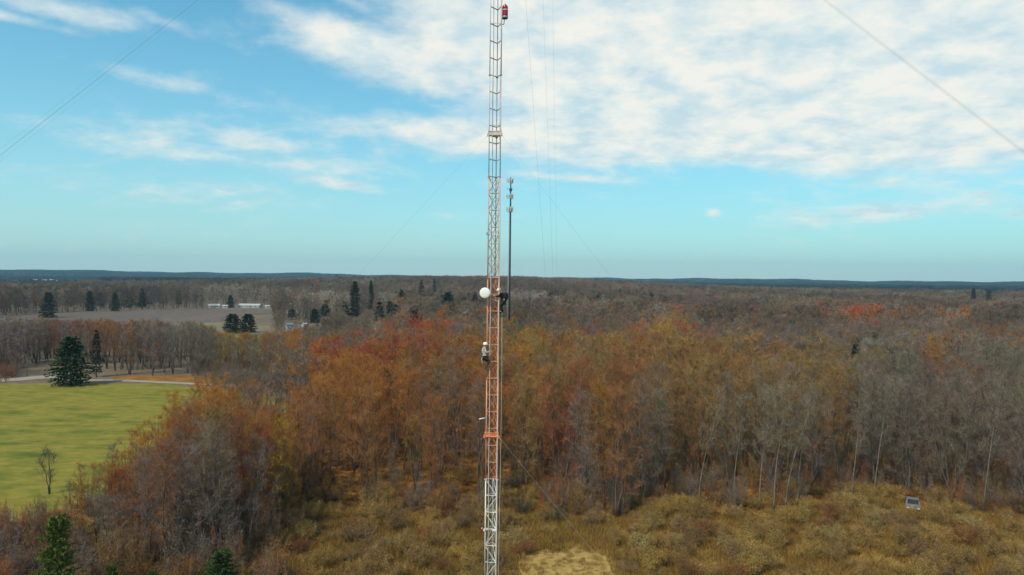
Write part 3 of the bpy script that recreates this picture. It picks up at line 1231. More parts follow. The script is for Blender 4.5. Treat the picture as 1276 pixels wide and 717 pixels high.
# dry grass and low scrub, nobody could count it
SRC_GRASS = bpy.data.collections.new('grass_tufts')
M_GRASS_F = plant_mat('grass_blades', True, (.2, .15, .04), 1.0, .4, 1.0)
for i in range(4):
    rgc = random.Random(40 + i)
    mb = MB()
    for k in range(70):
        a = rgc.uniform(0, 6.28)
        r_ = .55 * math.sqrt(rgc.random())
        p = Vector((math.cos(a) * r_, math.sin(a) * r_, -.02))
        d = (UP + rdir(rgc) * .45).normalized()
        twig(mb, p, d, rgc.uniform(.25, .75), .035, rgc)
    o = bpy.data.objects.new(f'tuft_{i}', mb.mesh(f'tuft_{i}', M_GRASS_F))
    SRC_GRASS.objects.link(o)
gp, gt, gv, gr, gs, gl = [], [], [], [], [], []
rg2 = random.Random(77)
for k in range(26000):
    y = rg2.uniform(62, 135)
    x = rg2.uniform(-.78, .78) * y
    px, py = project((x, y, 0))
    if inside((x, y), MEADOW):
        continue
    e = float(np.interp(px, EDGE_X, EDGE_Y))
    incl = inside((x, y), CLEARING)
    if py < e - 4 and rg2.random() < .45:
        continue
    if incl:
        c = rg2.choice(((.36, .235, .08), (.33, .21, .07), (.40, .27, .09)))
        s = rg2.uniform(.3, .6)
    elif py < e or px < 330:
        c = rg2.choice(((.28, .125, .03), (.22, .12, .04), (.17, .10, .05), (.30, .145, .03)))
        s = rg2.uniform(.5, 1.0)
    else:
        c = rg2.choice(((.28, .17, .042), (.33, .20, .05), (.25, .145, .04), (.24, .155, .045), (.27, .135, .035)))
        s = rg2.uniform(.7, 1.5)
    f = rg2.uniform(.75, 1.2)
    gp.append((x, y, .01))
    gt.append((c[0] * f, c[1] * f, c[2] * f))
    gv.append(rg2.randrange(4))
    gr.append((0, 0, rg2.uniform(0, 6.28)))
    gs.append((s * 1.2, s * 1.2, s))
    gl.append(0)
point_stuff('dry_grass', gp, gt, gv, gr, gs, gl, [SRC_GRASS])['label'] = 'dry straw and olive grass growing between the shrubs'

SRC_BRUSH = bpy.data.collections.new('saplings')
M_STEM_F = plant_mat('sapling_stems', True, (.12, .095, .08), .4, .35)
for i in range(5):
    st, cw = shrub_meshes(1200 + i, H=3.6 + .5 * i, rad=1.3 + .15 * (i % 3), stems=12, ntw=52, bsz=.06, budn=1.0)
    src_obj(SRC_BRUSH, f'sapling_{i}', [(st, 0), (cw, 1)], [M_STEM_F, M_TWIG_F, M_BUD_F])
gp, gt, gv, gr, gs, gl = [], [], [], [], [], []
for k in range(9000):
    y = math.sqrt(rg2.uniform(64 ** 2, 235 ** 2))
    x = rg2.uniform(-.77, .77) * y
    px, py = project((x, y, 0))
    if inside((x, y), MEADOW) or inside((x, y), DRIVE) or inside((x, y), CLEARING) or inside((x, y), LITTER):
        continue
    if 20 < px < 240 and 440 < py < 484:
        continue
    e = float(np.interp(px, EDGE_X, EDGE_Y))
    left = px < 345 and py > 600
    if py > e - 3 and not left:
        continue
    if 395 < px < 600 and py > 550 and rg2.random() < .6:
        continue
    if left and px < 100 and py < 652 + rg2.uniform(0, 14):
        continue
    if left and px < 150 and rg2.random() < .35:
        continue
    if math.hypot(x - keep_out[1][0], y - keep_out[1][1]) < 2.6:
        continue
    c = C['red'] if px < 60 and rg2.random() < .35 else rg2.choice((C['mauve'], C['grey'], C['grey'], C['mauve'], C['rust'], C['ochre'], (.20, .11, .05)))
    f = rg2.uniform(.75, 1.15)
    gp.append((x, y, 0)); gt.append((c[0] * f, c[1] * f, c[2] * f)); gv.append(rg2.randrange(5)); gr.append((0, 0, rg2.uniform(0, 6.28)))
    sz = rg2.uniform(.6, 1.25) * (1.15 if left else 1)
    gs.append((sz * .9, sz * .9, sz)); gl.append(0)
point_stuff('undergrowth', gp, gt, gv, gr, gs, gl, [SRC_BRUSH])['label'] = 'grey brown saplings and brush filling the floor of the wood'

# ------------------------------------------------------------------ the lattice mast
MX, MY = -1.08, 42.0
MR = .394
LEG_AZ = [R(8), R(128), R(248)]


def legp(i, z, r=MR):
    return Vector((math.sin(LEG_AZ[i]) * r, math.cos(LEG_AZ[i]) * r, z))


M_ORANGE = mottled('worn_orange_paint', (.55, .11, .025), (.62, .24, .10), 3.5, .5)
M_ORANGE_LIT = mottled('highlight_orange_paint', (.60, .19, .09), (.66, .34, .22), 2.0, .45, stretch=(1, 1, .4))  # sunlit highlights of legs and horizontals painted in as paler orange
M_WHITE = mottled('worn_white_paint', (.62, .60, .56), (.78, .76, .72), 2.5, .5)
M_WHITE_DULL = mottled('dull_white_paint', (.44, .36, .32), (.66, .58, .53), 3.0, .55)
M_PINK = mottled('sun_bleached_pinkish_paint', (.58, .30, .22), (.66, .52, .45), 1.6, .55)
M_GALV = mottled('galvanised_steel', (.32, .33, .34), (.45, .46, .47), 6, .45, metal=.4)
M_CABLE = mottled('pale_cable_jacket', (.58, .49, .43), (.74, .66, .60), 3, .5)
M_DARKST = mottled('dark_steel', (.035, .035, .04), (.06, .06, .062), 5, .5, metal=.2)
M_CONC = mottled('concrete', (.36, .34, .31), (.48, .46, .42), 3, .9, bump=.3)

mast = empty('lattice_mast', (MX, MY, 0))
tag(mast, 'tall thin red and white triangular lattice mast running the full height of the picture', 'mast')
b_ = MB()
b_.box((0, 0, .3), (2.0, 2.0, .6))
b_.build('base_block', M_CONC, mast)
SEC = 6.0
for s in range(10):
    z0 = .6 if s == 0 else s * SEC
    z1 = (s + 1) * SEC
    orange = s in (3, 4)
    upper = s >= 6
    m_br = M_ORANGE if orange else M_PINK if s == 5 else M_WHITE_DULL if s > 4 else M_WHITE
    m_lg = M_ORANGE_LIT if orange else M_PINK if s == 5 else M_WHITE_DULL if s > 4 else M_WHITE
    mb = MB()
    nb = 6
    for k in range(nb):
        za = z0 + (z1 - z0) * k / nb
        zb = z0 + (z1 - z0) * (k + 1) / nb
        for i in range(3):
            j = (i + 1) % 3
            hr = .021 if k else .026
            if upper:
                if i == 1:
                    if k == 3:
                        mb.tube([legp(i, za + .02), legp(j, za + .02)], .014, 5)
                    continue
                hr = .034
            mb.tube([legp(i, za + .02), legp(j, za + .02)], hr, 5, 1)
            a, b = (i, j) if (k + i) % 2 == 0 else (j, i)
            if not upper:
                mb.tube([legp(a, za + .03), legp(b, zb - .02)], .020, 5)
            if orange or s == 5:
                mb.tube([legp(b, za + .03), legp(a, zb - .02)], .018, 5)
    if upper:
        for i in range(3):     # unseen rods inside the legs, joining the bars
            mb.tube([legp(i, z0), legp(i, z1 - .03)], .016, 5)
    for i in range(3):     # flange plates between sections
        mb.box(legp(i, z1 - .015), (.15, .15, .026))
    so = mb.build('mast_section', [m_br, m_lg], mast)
    so['label'] = 'orange painted mast section' if orange else 'white painted mast section'
    for i in range(3):
        lb = MB()
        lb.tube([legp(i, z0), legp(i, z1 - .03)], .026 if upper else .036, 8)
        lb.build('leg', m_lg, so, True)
ub = MB()
for i in range(3):
    ub.tube([legp(i, 60), legp(i, 166)], .036, 6)
for k in range(106):
    for i in range(3):
        ub.tube([legp(i, 60 + k), legp((i + 1) % 3, 60 + k)], .021, 4, cap=False)
ub.build('upper_section', [M_ORANGE], mast)
# cable runs up the front face and one leg
fl_, fr_ = legp(2, 0), legp(1, 0)
for nm, t, off, rad, z0, z1, mt in (('cable_run', .27, -.05, .020, .6, 44, M_CABLE), ('cable_run', .30, .05, .014, .6, 60, M_DARKST), ('cable_run', 1.0, -.06, .026, .6, 34, M_CABLE), ('cable_run', .93, .1, .018, .6, 60, M_WHITE_DULL)):
    p = fl_.lerp(fr_, t)
    cb_ = MB()
    pts = [Vector((p.x + .012 * math.sin(z * .9), p.y + off, z)) for z in np.arange(z0, z1 + .1, 1.5)]
    cb_.tube(pts, rad, 6)
    cb_.build(nm, mt, mast, True)


def torque(z, mat, w=.62):
    tb = MB()
    for i in range(3):
        p = legp(i, z, w)
        q = legp((i + 1) % 3, z, w)
        tb.tube([p, q], .05, 6)
        tb.tube([p + Vector((0, 0, .22)), q + Vector((0, 0, .22))], .028, 6)
        tb.tube([legp(i, z), p], .045, 6)
        tb.tube([legp(i, z + .5), p], .026, 6)
        tb.box(p, (.13, .13, .16))
        d_ = q - p
        tb.box(p.lerp(q, .5) + Vector((0, 0, .11)), (d_.length * .92, .012, .17), 0, Matrix.Rotation(math.atan2(d_.y, d_.x), 3, 'Z'))
    o = tb.build('guy_bracket', mat, mast)
    return o


G1, G2 = 20.55, 38.45
torque(G1, M_ORANGE, .50)
torque(G2, M_WHITE_DULL, .46)
torque(60.4, M_WHITE_DULL)
cl = MB()
cl.box(legp(2, 32.6) + Vector((-.03, -.02, 0)), (.16, .12, .16))
cl.tube([legp(2, 32.55), legp(1, 32.55)], .03, 6)
cl.tube([legp(2, 32.75), legp(1, 32.75)], .024, 6)
cl.build('clamp', M_GALV, mast)

# guy wires
M_WIRE = mottled('guy_wire_steel', (.22, .21, .19), (.30, .28, .26), 20, .5, metal=.3)
M_WIRE_D = mottled('dark_guy_wire_steel', (.16, .18, .2), (.22, .23, .24), 20, .6)
BASE = Vector((MX, MY, 0))


def anchor(az, r):
    return BASE + Vector((math.sin(az) * r, math.cos(az) * r, 0.0))


def wire(za, az, rad_a, r_att, th_, label, side=0.0, mat=None, sag=.35, aim=0.0):
    o = empty('guy_wire', BASE + Vector((math.sin(az) * r_att, math.cos(az) * r_att, za)))
    tag(o, label, 'guy wire', 'guy wires holding the mast')
    perp = Vector((math.cos(az), -math.sin(az), 0))
    p0 = BASE + Vector((math.sin(az) * r_att, math.cos(az) * r_att, za)) + perp * side
    p1 = anchor(az, rad_a) + perp * aim
    p1.z = .05
    pts = []
    for k in range(25):
        t = k / 24
        q = p0.lerp(p1, t)
        q.z -= sag * 4 * t * (1 - t)
        pts.append(q - o.location)
    mb = MB()
    mb.tube(pts, th_, 5)
    mb.build('strand', mat or M_WIRE, o, True)
    # turnbuckle / insulator close to the mast end
    d = (pts[1] - pts[0]).normalized()
    tb = MB()
    tb.tube([pts[0], pts[0] + d * .3], th_ * 1.4 + .004, 6)
    tb.build('turnbuckle', M_GALV, o)


AB, AR, AL = R(8), R(128), R(248)
wire(60.6, AR, 60, 0.6, .0055, 'dark guy wire crossing the cloud at the top right', mat=M_WIRE_D)
wire(60.6, AR, 60, 0.6, .0022, 'faint thin guy wire just above the dark one at top right', side=.9, aim=.5)
wire(60.6, AR, 60, 0.6, .0022, 'faint thin guy wire just below the dark one at top right', side=-.9, aim=-.5)
wire(59.9, AL, 60, 0.6, .0055, 'dark guy wire crossing the blue sky at the top left', mat=M_WIRE_D)
wire(59.9, AL, 60, 0.6, .0022, 'faint thin guy wire just above the dark one at top left', side=-.9, aim=-.5)
wire(59.9, AL, 60, 0.6, .0022, 'faint thin guy wire just below the dark one at top left', side=.9, aim=.5)
wire(G1, AR, 28, .5, .0055, 'pale guy wire running from orange bracket down right into the grass clearing')
wire(G1, AL, 28, .5, .0022, 'guy wire running from the orange bracket down to the left')
wire(G2, AR, 36, .46, .0030, 'thin guy wire from the upper white bracket down to the right past the cell tower')
wire(G2, AL, 36, .46, .0030, 'thin guy wire from the upper white bracket down to the left')
wire(67, AB, 60.5, .4, .0055, 'leftmost of three steep faint wires right of the mast, farthest leaning')
wire(104.5, AB, 60.5, .4, .0055, 'middle one of three steep faint wires right of the mast')
wire(166, AB, 60.5, .4, .0055, 'rightmost of three steep faint wires right of the mast')
gb = MB()
gb.box((0, 0, .12), (.8, 1.2, .3))
gb.box((0, -.2, .38), (.1, .4, .24))
go_ = gb.build('guy_anchor', mottled('mossy_concrete', (.10, .09, .06), (.17, .15, .11), 4, .9))
go_.location = anchor(AB, 60.8)
tag(go_, 'concrete guy anchor block standing among the trees right of the mast', 'guy anchor')

# hoist rope
rp = MB()
rp.tube([Vector((.50, -.12, 28.0)), Vector((.53, -.2, 24)), Vector((.50, -.25, 18)), Vector((.44, -.3, 12)), Vector((.3, -.4, .3))], .013, 5)
ro = rp.build('hoist_rope', mottled('pale_rope', (.42, .40, .36), (.52, .5, .44), 8, .9), None, True)
ro.location = BASE
tag(ro, 'pale rope hanging down close beside the right leg of the mast', 'rope')

# ------------------------------------------------------------------ things on the mast
def mz(py, dpx=0):
    return CAM_H - (py - HOR) / 20.9


M_RADOME = mottled('white_radome', (.82, .80, .76), (.88, .86, .82), 3, .35)
dish = empty('microwave_dish', BASE + Vector((-.49, -.42, mz(365.4))))
tag(dish, 'round white microwave dish facing the viewer on the left side of the mast', 'dish antenna')
RX = Matrix.Rotation(R(90), 4, 'X')      # z axis -> -y (towards the viewer)
TILT = Matrix.Rotation(R(-6), 4, 'Z')
d_ = MB()
d_.lathe([(.318, .10), (.318, .145), (.30, .165), (.22, .185), (.10, .196), (.01, .198)], 32, 0, TILT @ RX)
d_.build('radome', M_RADOME, dish, True)
d_ = MB()
d_.lathe([(.05, -.10), (.12, -.08), (.22, -.03), (.30, .04), (.312, .098)], 32, 0, TILT @ RX)
d_.build('reflector', M_WHITE, dish, True)
d_ = MB()
d_.tube([(0, .06, 0), (.06, .2, 0), (.12, .27, 0)], .035, 8)
d_.tube([(.1, .27, -.3), (.1, .27, .3)], .03, 8)
d_.box((.12, .27, .22), (.14, .1, .05))
d_.box((.12, .27, -.22), (.14, .1, .05))
d_.build('mount', M_GALV, dish)

M_REDGLASS, nt, pb = new_mat('red_glass')
tc = N(nt, 'ShaderNodeTexCoord')
wv = N(nt, 'ShaderNodeTexWave', wave_type='BANDS', bands_direction='Z')
wv.inputs['Scale'].default_value = 14
nt.links.new(tc.outputs['Object'], wv.inputs['Vector'])
nt.links.new(mix_rgb(nt, (.42, .004, .02), (.62, .012, .045), wv.outputs['Fac']), pb.inputs['Base Color'])
pb.inputs['Roughness'].default_value = .12
pb.inputs['Transmission Weight'].default_value = .25
bx, bz = .50, mz(25)
beacon = empty('warning_beacon', BASE + Vector((bx, -.05, bz)))
tag(beacon, 'red glass aircraft warning beacon on the right side of the mast near the top edge', 'warning light')
k = MB(); k.lathe([(.15, -.02), (.185, 0), (.185, .07), (.165, .09)], 20); k.build('base', M_GALV, beacon, True)
k = MB(); k.lathe([(.16, .09), (.172, .13), (.172, .40), (.165, .43)], 20); k.build('lower_lens', M_REDGLASS, beacon, True)
k = MB(); k.lathe([(.178, .43), (.182, .44), (.182, .47), (.178, .48)], 20); k.build('clamp_ring', M_WHITE, beacon, True)
k = MB(); k.lathe([(.165, .48), (.170, .50), (.165, .66), (.13, .73), (.10, .75)], 20); k.build('upper_lens', M_REDGLASS, beacon, True)
k = MB(); k.lathe([(.10, .75), (.085, .78), (.03, .82), (.028, .86)], 14); k.build('cap', M_GALV, beacon, True)
k = MB()
k.tube([(-.22, 0, -.42), (-.06, 0, -.36), (-.04, 0, -.02)], .025, 6)
k.box((-.04, 0, -.035), (.34, .2, .03))
k.tube([(-.25, 0, -.06), (0, 0, -.06)], .022, 6)
k.build('bracket', M_DARKST, beacon)

sl = empty('side_light', BASE + Vector((-.56, -.2, mz(661))))
tag(sl, 'small red marker light on an arm at the lower left of mast', 'warning light')
k = MB(); k.lathe([(.05, -.09), (.062, -.07), (.062, .04), (.04, .08), (.01, .09)], 14); k.build('lens', M_REDGLASS, sl, True)
k = MB(); k.lathe([(.065, .09), (.065, .12), (.03, .15)], 12); k.build('cap', M_GALV, sl, True)
k = MB(); k.tube([(0, 0, -.10), (.09, 0, -.02), (.2, .05, .0), (.85, .05, .02)], .022, 6); k.box((.13, .02, 0), (.09, .09, .13)); k.box((.75, -.02, .0), (.26, .12, .09)); k.build('arm', M_WHITE, sl)

sa = empty('side_antenna', BASE + Vector((-.42, -.2, mz(521.5))))
tag(sa, 'short white horizontal stub antenna sticking out left above the orange bracket', 'antenna')
k = MB(); k.tube([(-.37, -.02, -.05), (-.33, -.02, -.035), (-.04, 0, .02)], [.02, .04, .035], 8); k.build('antenna_body', M_WHITE, sa, True)
k = MB(); k.tube([(-.06, 0, .015), (.06, .05, .03)], .02, 6); k.box((.05, .05, .03), (.09, .09, .12)); k.build('clamp', M_GALV, sa)


# ------------------------------------------------------------------ people
def skin_mesh(name, joints, bones, mat, parent=None, levels=2, root=None):
    """joints: dict name -> (pos, radius)"""
    keys = list(joints)
    me = bpy.data.meshes.new(name)
    me.from_pydata([joints[k][0] for k in keys], [(keys.index(a), keys.index(b)) for a, b in bones], [])
    o = bpy.data.objects.new(name, me)
    link(o, parent)
    sk = o.modifiers.new('skin', 'SKIN')
    sk.use_smooth_shade = True
    if not me.skin_vertices:
        me.attributes
        bpy.context.view_layer.objects.active = o
    lay = me.skin_vertices[0] if me.skin_vertices else None
    for i, k in enumerate(keys):
        r = joints[k][1]
        lay.data[i].radius = (r, r) if not hasattr(r, '__len__') else r
        lay.data[i].use_root = (k == (root or keys[0]))
    sb = o.modifiers.new('subdiv', 'SUBSURF')
    sb.levels = levels
    sb.render_levels = levels
    me.materials.append(mat)
    return o


M_SKIN = mottled('skin', (.42, .24, .17), (.50, .30, .21), 8, .55)
M_HELMET = mottled('white_helmet_shell', (.82, .80, .76), (.86, .84, .80), 4, .3)
M_REDHELM = mottled('pale_red_helmet_shell', (.72, .58, .55), (.8, .70, .66), 4, .3)
M_SHIRT = mottled('grey_shirt', (.36, .36, .36), (.48, .48, .47), 9, .9)
M_BLACK = mottled('black_jacket', (.008, .009, .012), (.02, .02, .024), 9, .85)
M_PANTS = mottled('dark_work_trousers', (.02, .02, .02), (.04, .038, .036), 9, .9)
M_HARN = mottled('dark_harness_webbing', (.015, .015, .017), (.03, .03, .03), 9, .8)
M_BOOT = mottled('brown_boots', (.03, .02, .014), (.05, .035, .025), 9, .8)
M_PALEWEB = mottled('pale_webbing', (.55, .55, .55), (.7, .7, .7), 9, .7)


def worker(loc, face, J, label, shirt_m, helm_m, pants_m, backpack=False):
    """J: joint positions in local metres, +x is the way the person faces"""
    rad = dict(pelvis=.13, waist=.125, chest=.15, neckb=.075, neck=.055, head=.085, crown=.075, shl=.07, ell=.045, wrl=.032, pal=.038,
               hipl=.10, knl=.065, anl=.045, tol=.04)
    jj = {}
    for k_, p in J.items():
        base = k_[:-1] if k_[-1] in 'LR' else None
        r = {'sh': .068, 'el': .045, 'wr': .032, 'pa': .036, 'hi': .10, 'kn': .066, 'an': .046, 'to': .04}[base] if base in ('sh', 'el', 'wr', 'pa', 'hi', 'kn', 'an', 'to') else rad[k_]
        jj[k_] = (Vector(p), r)
    bones = [('pelvis', 'waist'), ('waist', 'chest'), ('chest', 'neckb'), ('neckb', 'neck'), ('neck', 'head'), ('head', 'crown')]
    for S in 'LR':
        bones += [('neckb', 'sh' + S), ('sh' + S, 'el' + S), ('el' + S, 'wr' + S), ('wr' + S, 'pa' + S), ('pelvis', 'hi' + S), ('hi' + S, 'kn' + S), ('kn' + S, 'an' + S), ('an' + S, 'to' + S)]
    # nose and five bent fingers per hand
    hd = jj['head'][0]
    fw = Vector(J['wrL']) - Vector(J['elL'])
    jj['nose'] = (hd + Vector((.105, 0, -.01)), .018)
    bones.append(('head', 'nose'))
    for S in 'LR':
        pa = jj['pa' + S][0]
        fd = (pa - jj['wr' + S][0]).normalized()
        sd = Vector((0, 1, 0)) - fd * fd.y
        sd.normalize()
        dn = fd.cross(sd).normalized()
        if dn.z > 0:
            dn = -dn
        for q, (off, ln) in enumerate(((-.03, .075), (-.01, .085), (.01, .08), (.03, .062))):
            a, b = f'f{S}{q}a', f'f{S}{q}b'
            jj[a] = (pa + sd * off * 1.1 + fd * ln * .75, .010)
            jj[b] = (jj[a][0] + fd * ln * .3 + dn * ln * .5, .009)
            bones += [('pa' + S, a), (a, b)]
        ts = -1 if S == 'L' else 1
        jj[f't{S}a'] = (pa + sd * .045 * ts + fd * .02, .012)
        jj[f't{S}b'] = (jj[f't{S}a'][0] + fd * .04 + dn * .02, .010)
        bones += [('pa' + S, f't{S}a'), (f't{S}a', f't{S}b')]
    body = skin_mesh('person', jj, bones, M_SKIN, None, 2)
    body.location = loc
    body.rotation_euler = (0, 0, face)
    tag(body, label, 'person', 'tower climbers on the mast')
    sub = lambda ks, f: {k_: (jj[k_][0], jj[k_][1] * f + .012) for k_ in ks}
    cl_ = ['waist', 'chest', 'neckb', 'shL', 'shR', 'elL', 'elR', 'wrL', 'wrR', 'pelvis']
    js = sub(cl_, 1.05)
    for S in 'LR':
        js['wr' + S] = (jj['el' + S][0].lerp(jj['wr' + S][0], .92), .042)
    js['pelvis'] = (jj['pelvis'][0] + Vector((0, 0, .02)), .145)
    skin_mesh('shirt', js, [('pelvis', 'waist'), ('waist', 'chest'), ('chest', 'neckb'), ('neckb', 'shL'), ('shL', 'elL'), ('elL', 'wrL'), ('neckb', 'shR'), ('shR', 'elR'), ('elR', 'wrR')], shirt_m, body)
    jp = {k_: (jj[k_][0], jj[k_][1] * 1.08 + .012) for k_ in ('pelvis', 'hiL', 'hiR', 'knL', 'knR', 'anL', 'anR')}
    skin_mesh('trousers', jp, [('pelvis', 'hiL'), ('hiL', 'knL'), ('knL', 'anL'), ('pelvis', 'hiR'), ('hiR', 'knR'), ('knR', 'anR')], pants_m, body)
    for S in 'LR':
        a, t = jj['an' + S][0], jj['to' + S][0]
        skin_mesh('boot', {'a': (a + Vector((0, 0, .05)), .058), 'b': (a + Vector((-.02, 0, -.04)), .056), 'c': (t + Vector((.02, 0, 0)), .05)}, [('a', 'b'), ('b', 'c')], M_BOOT, body)
    hm = MB()
    ax = (jj['crown'][0] - jj['head'][0]).normalized()
    q = ax.to_track_quat('Z', 'Y').to_matrix().to_4x4()
    q.translation = jj['head'][0] + ax * .02
    hm.lathe([(.150, .012), (.152, .022), (.134, .03), (.132, .06), (.118, .10), (.085, .135), (.04, .153), (.008, .157)], 20, 0, q)
    hm.build('helmet', helm_m, body, True)
    hv = MB()     # harness: belt, leg loops, shoulder straps
    def loop(c, r_, n, tk):
        u = n.orthogonal().normalized()
        w = n.cross(u)
        pts = [c + (u * math.cos(t) + w * math.sin(t)) * r_ for t in np.linspace(0, 6.2832, 15)]
        hv.tube(pts, tk, 5, cap=False)
    spine = (jj['chest'][0] - jj['pelvis'][0]).normalized()
    loop(jj['waist'][0].lerp(jj['pelvis'][0], .6), .165, spine, .03)
    for S in 'LR':
        loop(jj['hi' + S][0].lerp(jj['kn' + S][0], .25), .125, (jj['kn' + S][0] - jj['hi' + S][0]).normalized(), .018)
        fr = Vector((.14, 0, 0))
        hv.tube([jj['waist'][0] + fr + Vector((0, (.08 if S == 'L' else -.08), 0)), jj['sh' + S][0].lerp(jj['neckb'][0], .5) + Vector((.05, 0, .09)), jj['waist'][0] - fr + Vector((0, (.08 if S == 'L' else -.08), 0))], .018, 5)
    hv.build('harness', M_HARN, body)
    ln_ = MB()
    a = jj['waist'][0].lerp(jj['pelvis'][0], .5) + Vector((.16, 0, 0))
    b = jj['paL'][0] + Vector((.04, 0, -.25))
    ln_.tube([a, a.lerp(b, .5) - UP * .06, b], .014, 5)
    ln_.tube([a - Vector((.30, .06, .05)), a - Vector((.34, .08, .25)), a - Vector((.28, .06, .42))], .016, 5)
    ln_.build('lanyard', M_PALEWEB, body)
    if backpack:
        bp = MB()
        c = jj['chest'][0] + Vector((-.20, 0, -.02))
        bp.lathe([(.03, -.24), (.12, -.21), (.145, -.1), (.14, .1), (.10, .19), (.02, .22)], 12, 0, Matrix.Translation(c))
        bp.build('backpack', M_BLACK, body, True)
    return body


LJ = dict(pelvis=(0, 0, .86), waist=(-.03, 0, 1.02), chest=(-.05, 0, 1.24), neckb=(-.03, 0, 1.40), neck=(-.01, 0, 1.48), head=(.03, 0, 1.58), crown=(.03, 0, 1.66),
          shL=(-.03, .18, 1.38), elL=(.16, .22, 1.33), wrL=(.36, .16, 1.42), paL=(.43, .14, 1.45),
          shR=(-.03, -.18, 1.38), elR=(.06, -.25, 1.15), wrR=(.28, -.18, 1.20), paR=(.35, -.16, 1.23),
          hiL=(.01, .10, .82), knL=(.20, .14, .55), anL=(.10, .12, .17), toL=(.24, .12, .10),
          hiR=(.01, -.10, .82), knR=(.24, -.16, .72), anR=(.17, -.14, .36), toR=(.31, -.14, .30))
zf = mz(463)
worker(BASE + Vector((-.49, -.26, zf)), R(8), LJ, 'climber in white helmet and grey shirt on the left side of the mast', M_SHIRT, M_HELMET, M_PANTS)
UJ = dict(pelvis=(-.10, 0, .68), waist=(-.10, 0, .84), chest=(-.02, 0, 1.06), neckb=(.06, 0, 1.20), neck=(.11, 0, 1.26), head=(.18, 0, 1.33), crown=(.21, 0, 1.40),
          shL=(.04, .18, 1.17), elL=(.20, .24, .98), wrL=(.40, .18, 1.04), paL=(.47, .16, 1.06),
          shR=(.04, -.18, 1.17), elR=(.18, -.26, .96), wrR=(.40, -.2, .98), paR=(.47, -.18, 1.0),
          hiL=(-.08, .10, .66), knL=(.10, .15, .46), anL=(.02, .12, .12), toL=(.15, .12, .06),
          hiR=(-.08, -.10, .66), knR=(.08, -.16, .42), anR=(.0, -.13, .08), toR=(.13, -.13, .02))
worker(BASE + Vector((.50, -.20, mz(390.5))), R(172), UJ, 'climber in black clothing with a pack on the right side of the mast', M_BLACK, M_REDHELM, M_PANTS, True)

# ------------------------------------------------------------------ cell tower
CT = at(634.6, 400, 300.0)
CT.z = 0
cell = empty('cell_tower', CT)
tag(cell, 'slim dark monopole cell tower with three antenna clusters behind the mast', 'cell tower')
ztop = at(634.6, 221, 300).z
M_POLE = mottled('weathered_steel_pole', (.045, .048, .05), (.085, .088, .09), .6, .55, metal=.2, stretch=(1, 1, .2))
k = MB(); k.tube([(0, 0, 0), (0, 0, ztop * .5), (0, 0, ztop - 13), (0, 0, ztop)], [.46, .40, .36, .24], 14); k.build('pole', M_POLE, cell, True)
k = MB()  # pale strip stands in for the lit left side of the pole
k.tube([(-.66, -.3, 1), (-.58, -.25, ztop - 14)], .15, 8)
k.build('lit_side_strip', mottled('lit_side_grey', (.38, .38, .38), (.48, .47, .46), 2, .6), cell, True)
M_PANEL = mottled('pale_antenna_panel', (.55, .53, .48), (.68, .66, .6), 2, .5)
for pyc, hgt in ((226, 1.9), (245.5, 2.0), (261.5, 2.1)):
    zc = at(634.6, pyc, 300).z
    f = MB()
    rr = 1.35
    tri = [Vector((math.sin(R(20 + 120 * i)) * rr, math.cos(R(20 + 120 * i)) * rr, zc)) for i in range(3)]
    for i in range(3):
        a, b = tri[i], tri[(i + 1) % 3]
        e = (b - a) * .18
        f.tube([a - e, b + e], .07, 6)
        f.tube([a - e + UP * .6, b + e + UP * .6], .05, 6)
        f.tube([(0, 0, zc), a.lerp(b, .5)], .08, 6)
    fo = f.build('antenna_frame', M_POLE, cell)
    for i in range(3):
        a, b = tri[i], tri[(i + 1) % 3]
        nrm = (a.lerp(b, .5) - Vector((0, 0, zc))).normalized()
        an = math.atan2(nrm.y, nrm.x)
        for t in (-.12, .28, .72, 1.12):
            p = a.lerp(b, t) + nrm * .2
            pa_ = MB()
            pa_.box(p + UP * .2, (.2, .36, hgt), 0, Matrix.Rotation(an, 3, 'Z'))
            pa_.tube([p - nrm * .16 - UP * (hgt * .45), p - nrm * .16 + UP * (hgt * .5 + .2)], .05, 6)
            pa_.build('panel_antenna', M_PANEL, fo)
zc = at(634.6, 236, 300).z
k = MB(); k.tube([(-1.3, -.3, zc), (1.3, -.3, zc)], .07, 6); k.tube([(-1.2, -.3, zc - .3), (-1.2, -.3, zc + .5)], .06, 6); k.tube([(.5, -.3, zc - .3), (.5, -.3, zc + .8)], .06, 6); k.tube([(0, 0, zc - .8), (0, 0, zc + .3)], .6, 8); k.build('crossarm', M_POLE, cell)

# ------------------------------------------------------------------ buildings
M_SIDING = mottled('white_siding', (.34, .33, .31), (.48, .47, .44), 1.0, .6, stretch=(.2, .2, 6))
M_ROOF_G = mottled('grey_roof', (.16, .15, .15), (.24, .23, .22), 2.0, .8)
M_ROOF_P = mottled('pale_metal_roof', (.34, .33, .33), (.5, .49, .48), 1.0, .5)
M_DARKWIN = mottled('dark_window_glass', (.02, .022, .026), (.035, .038, .042), 2, .15)


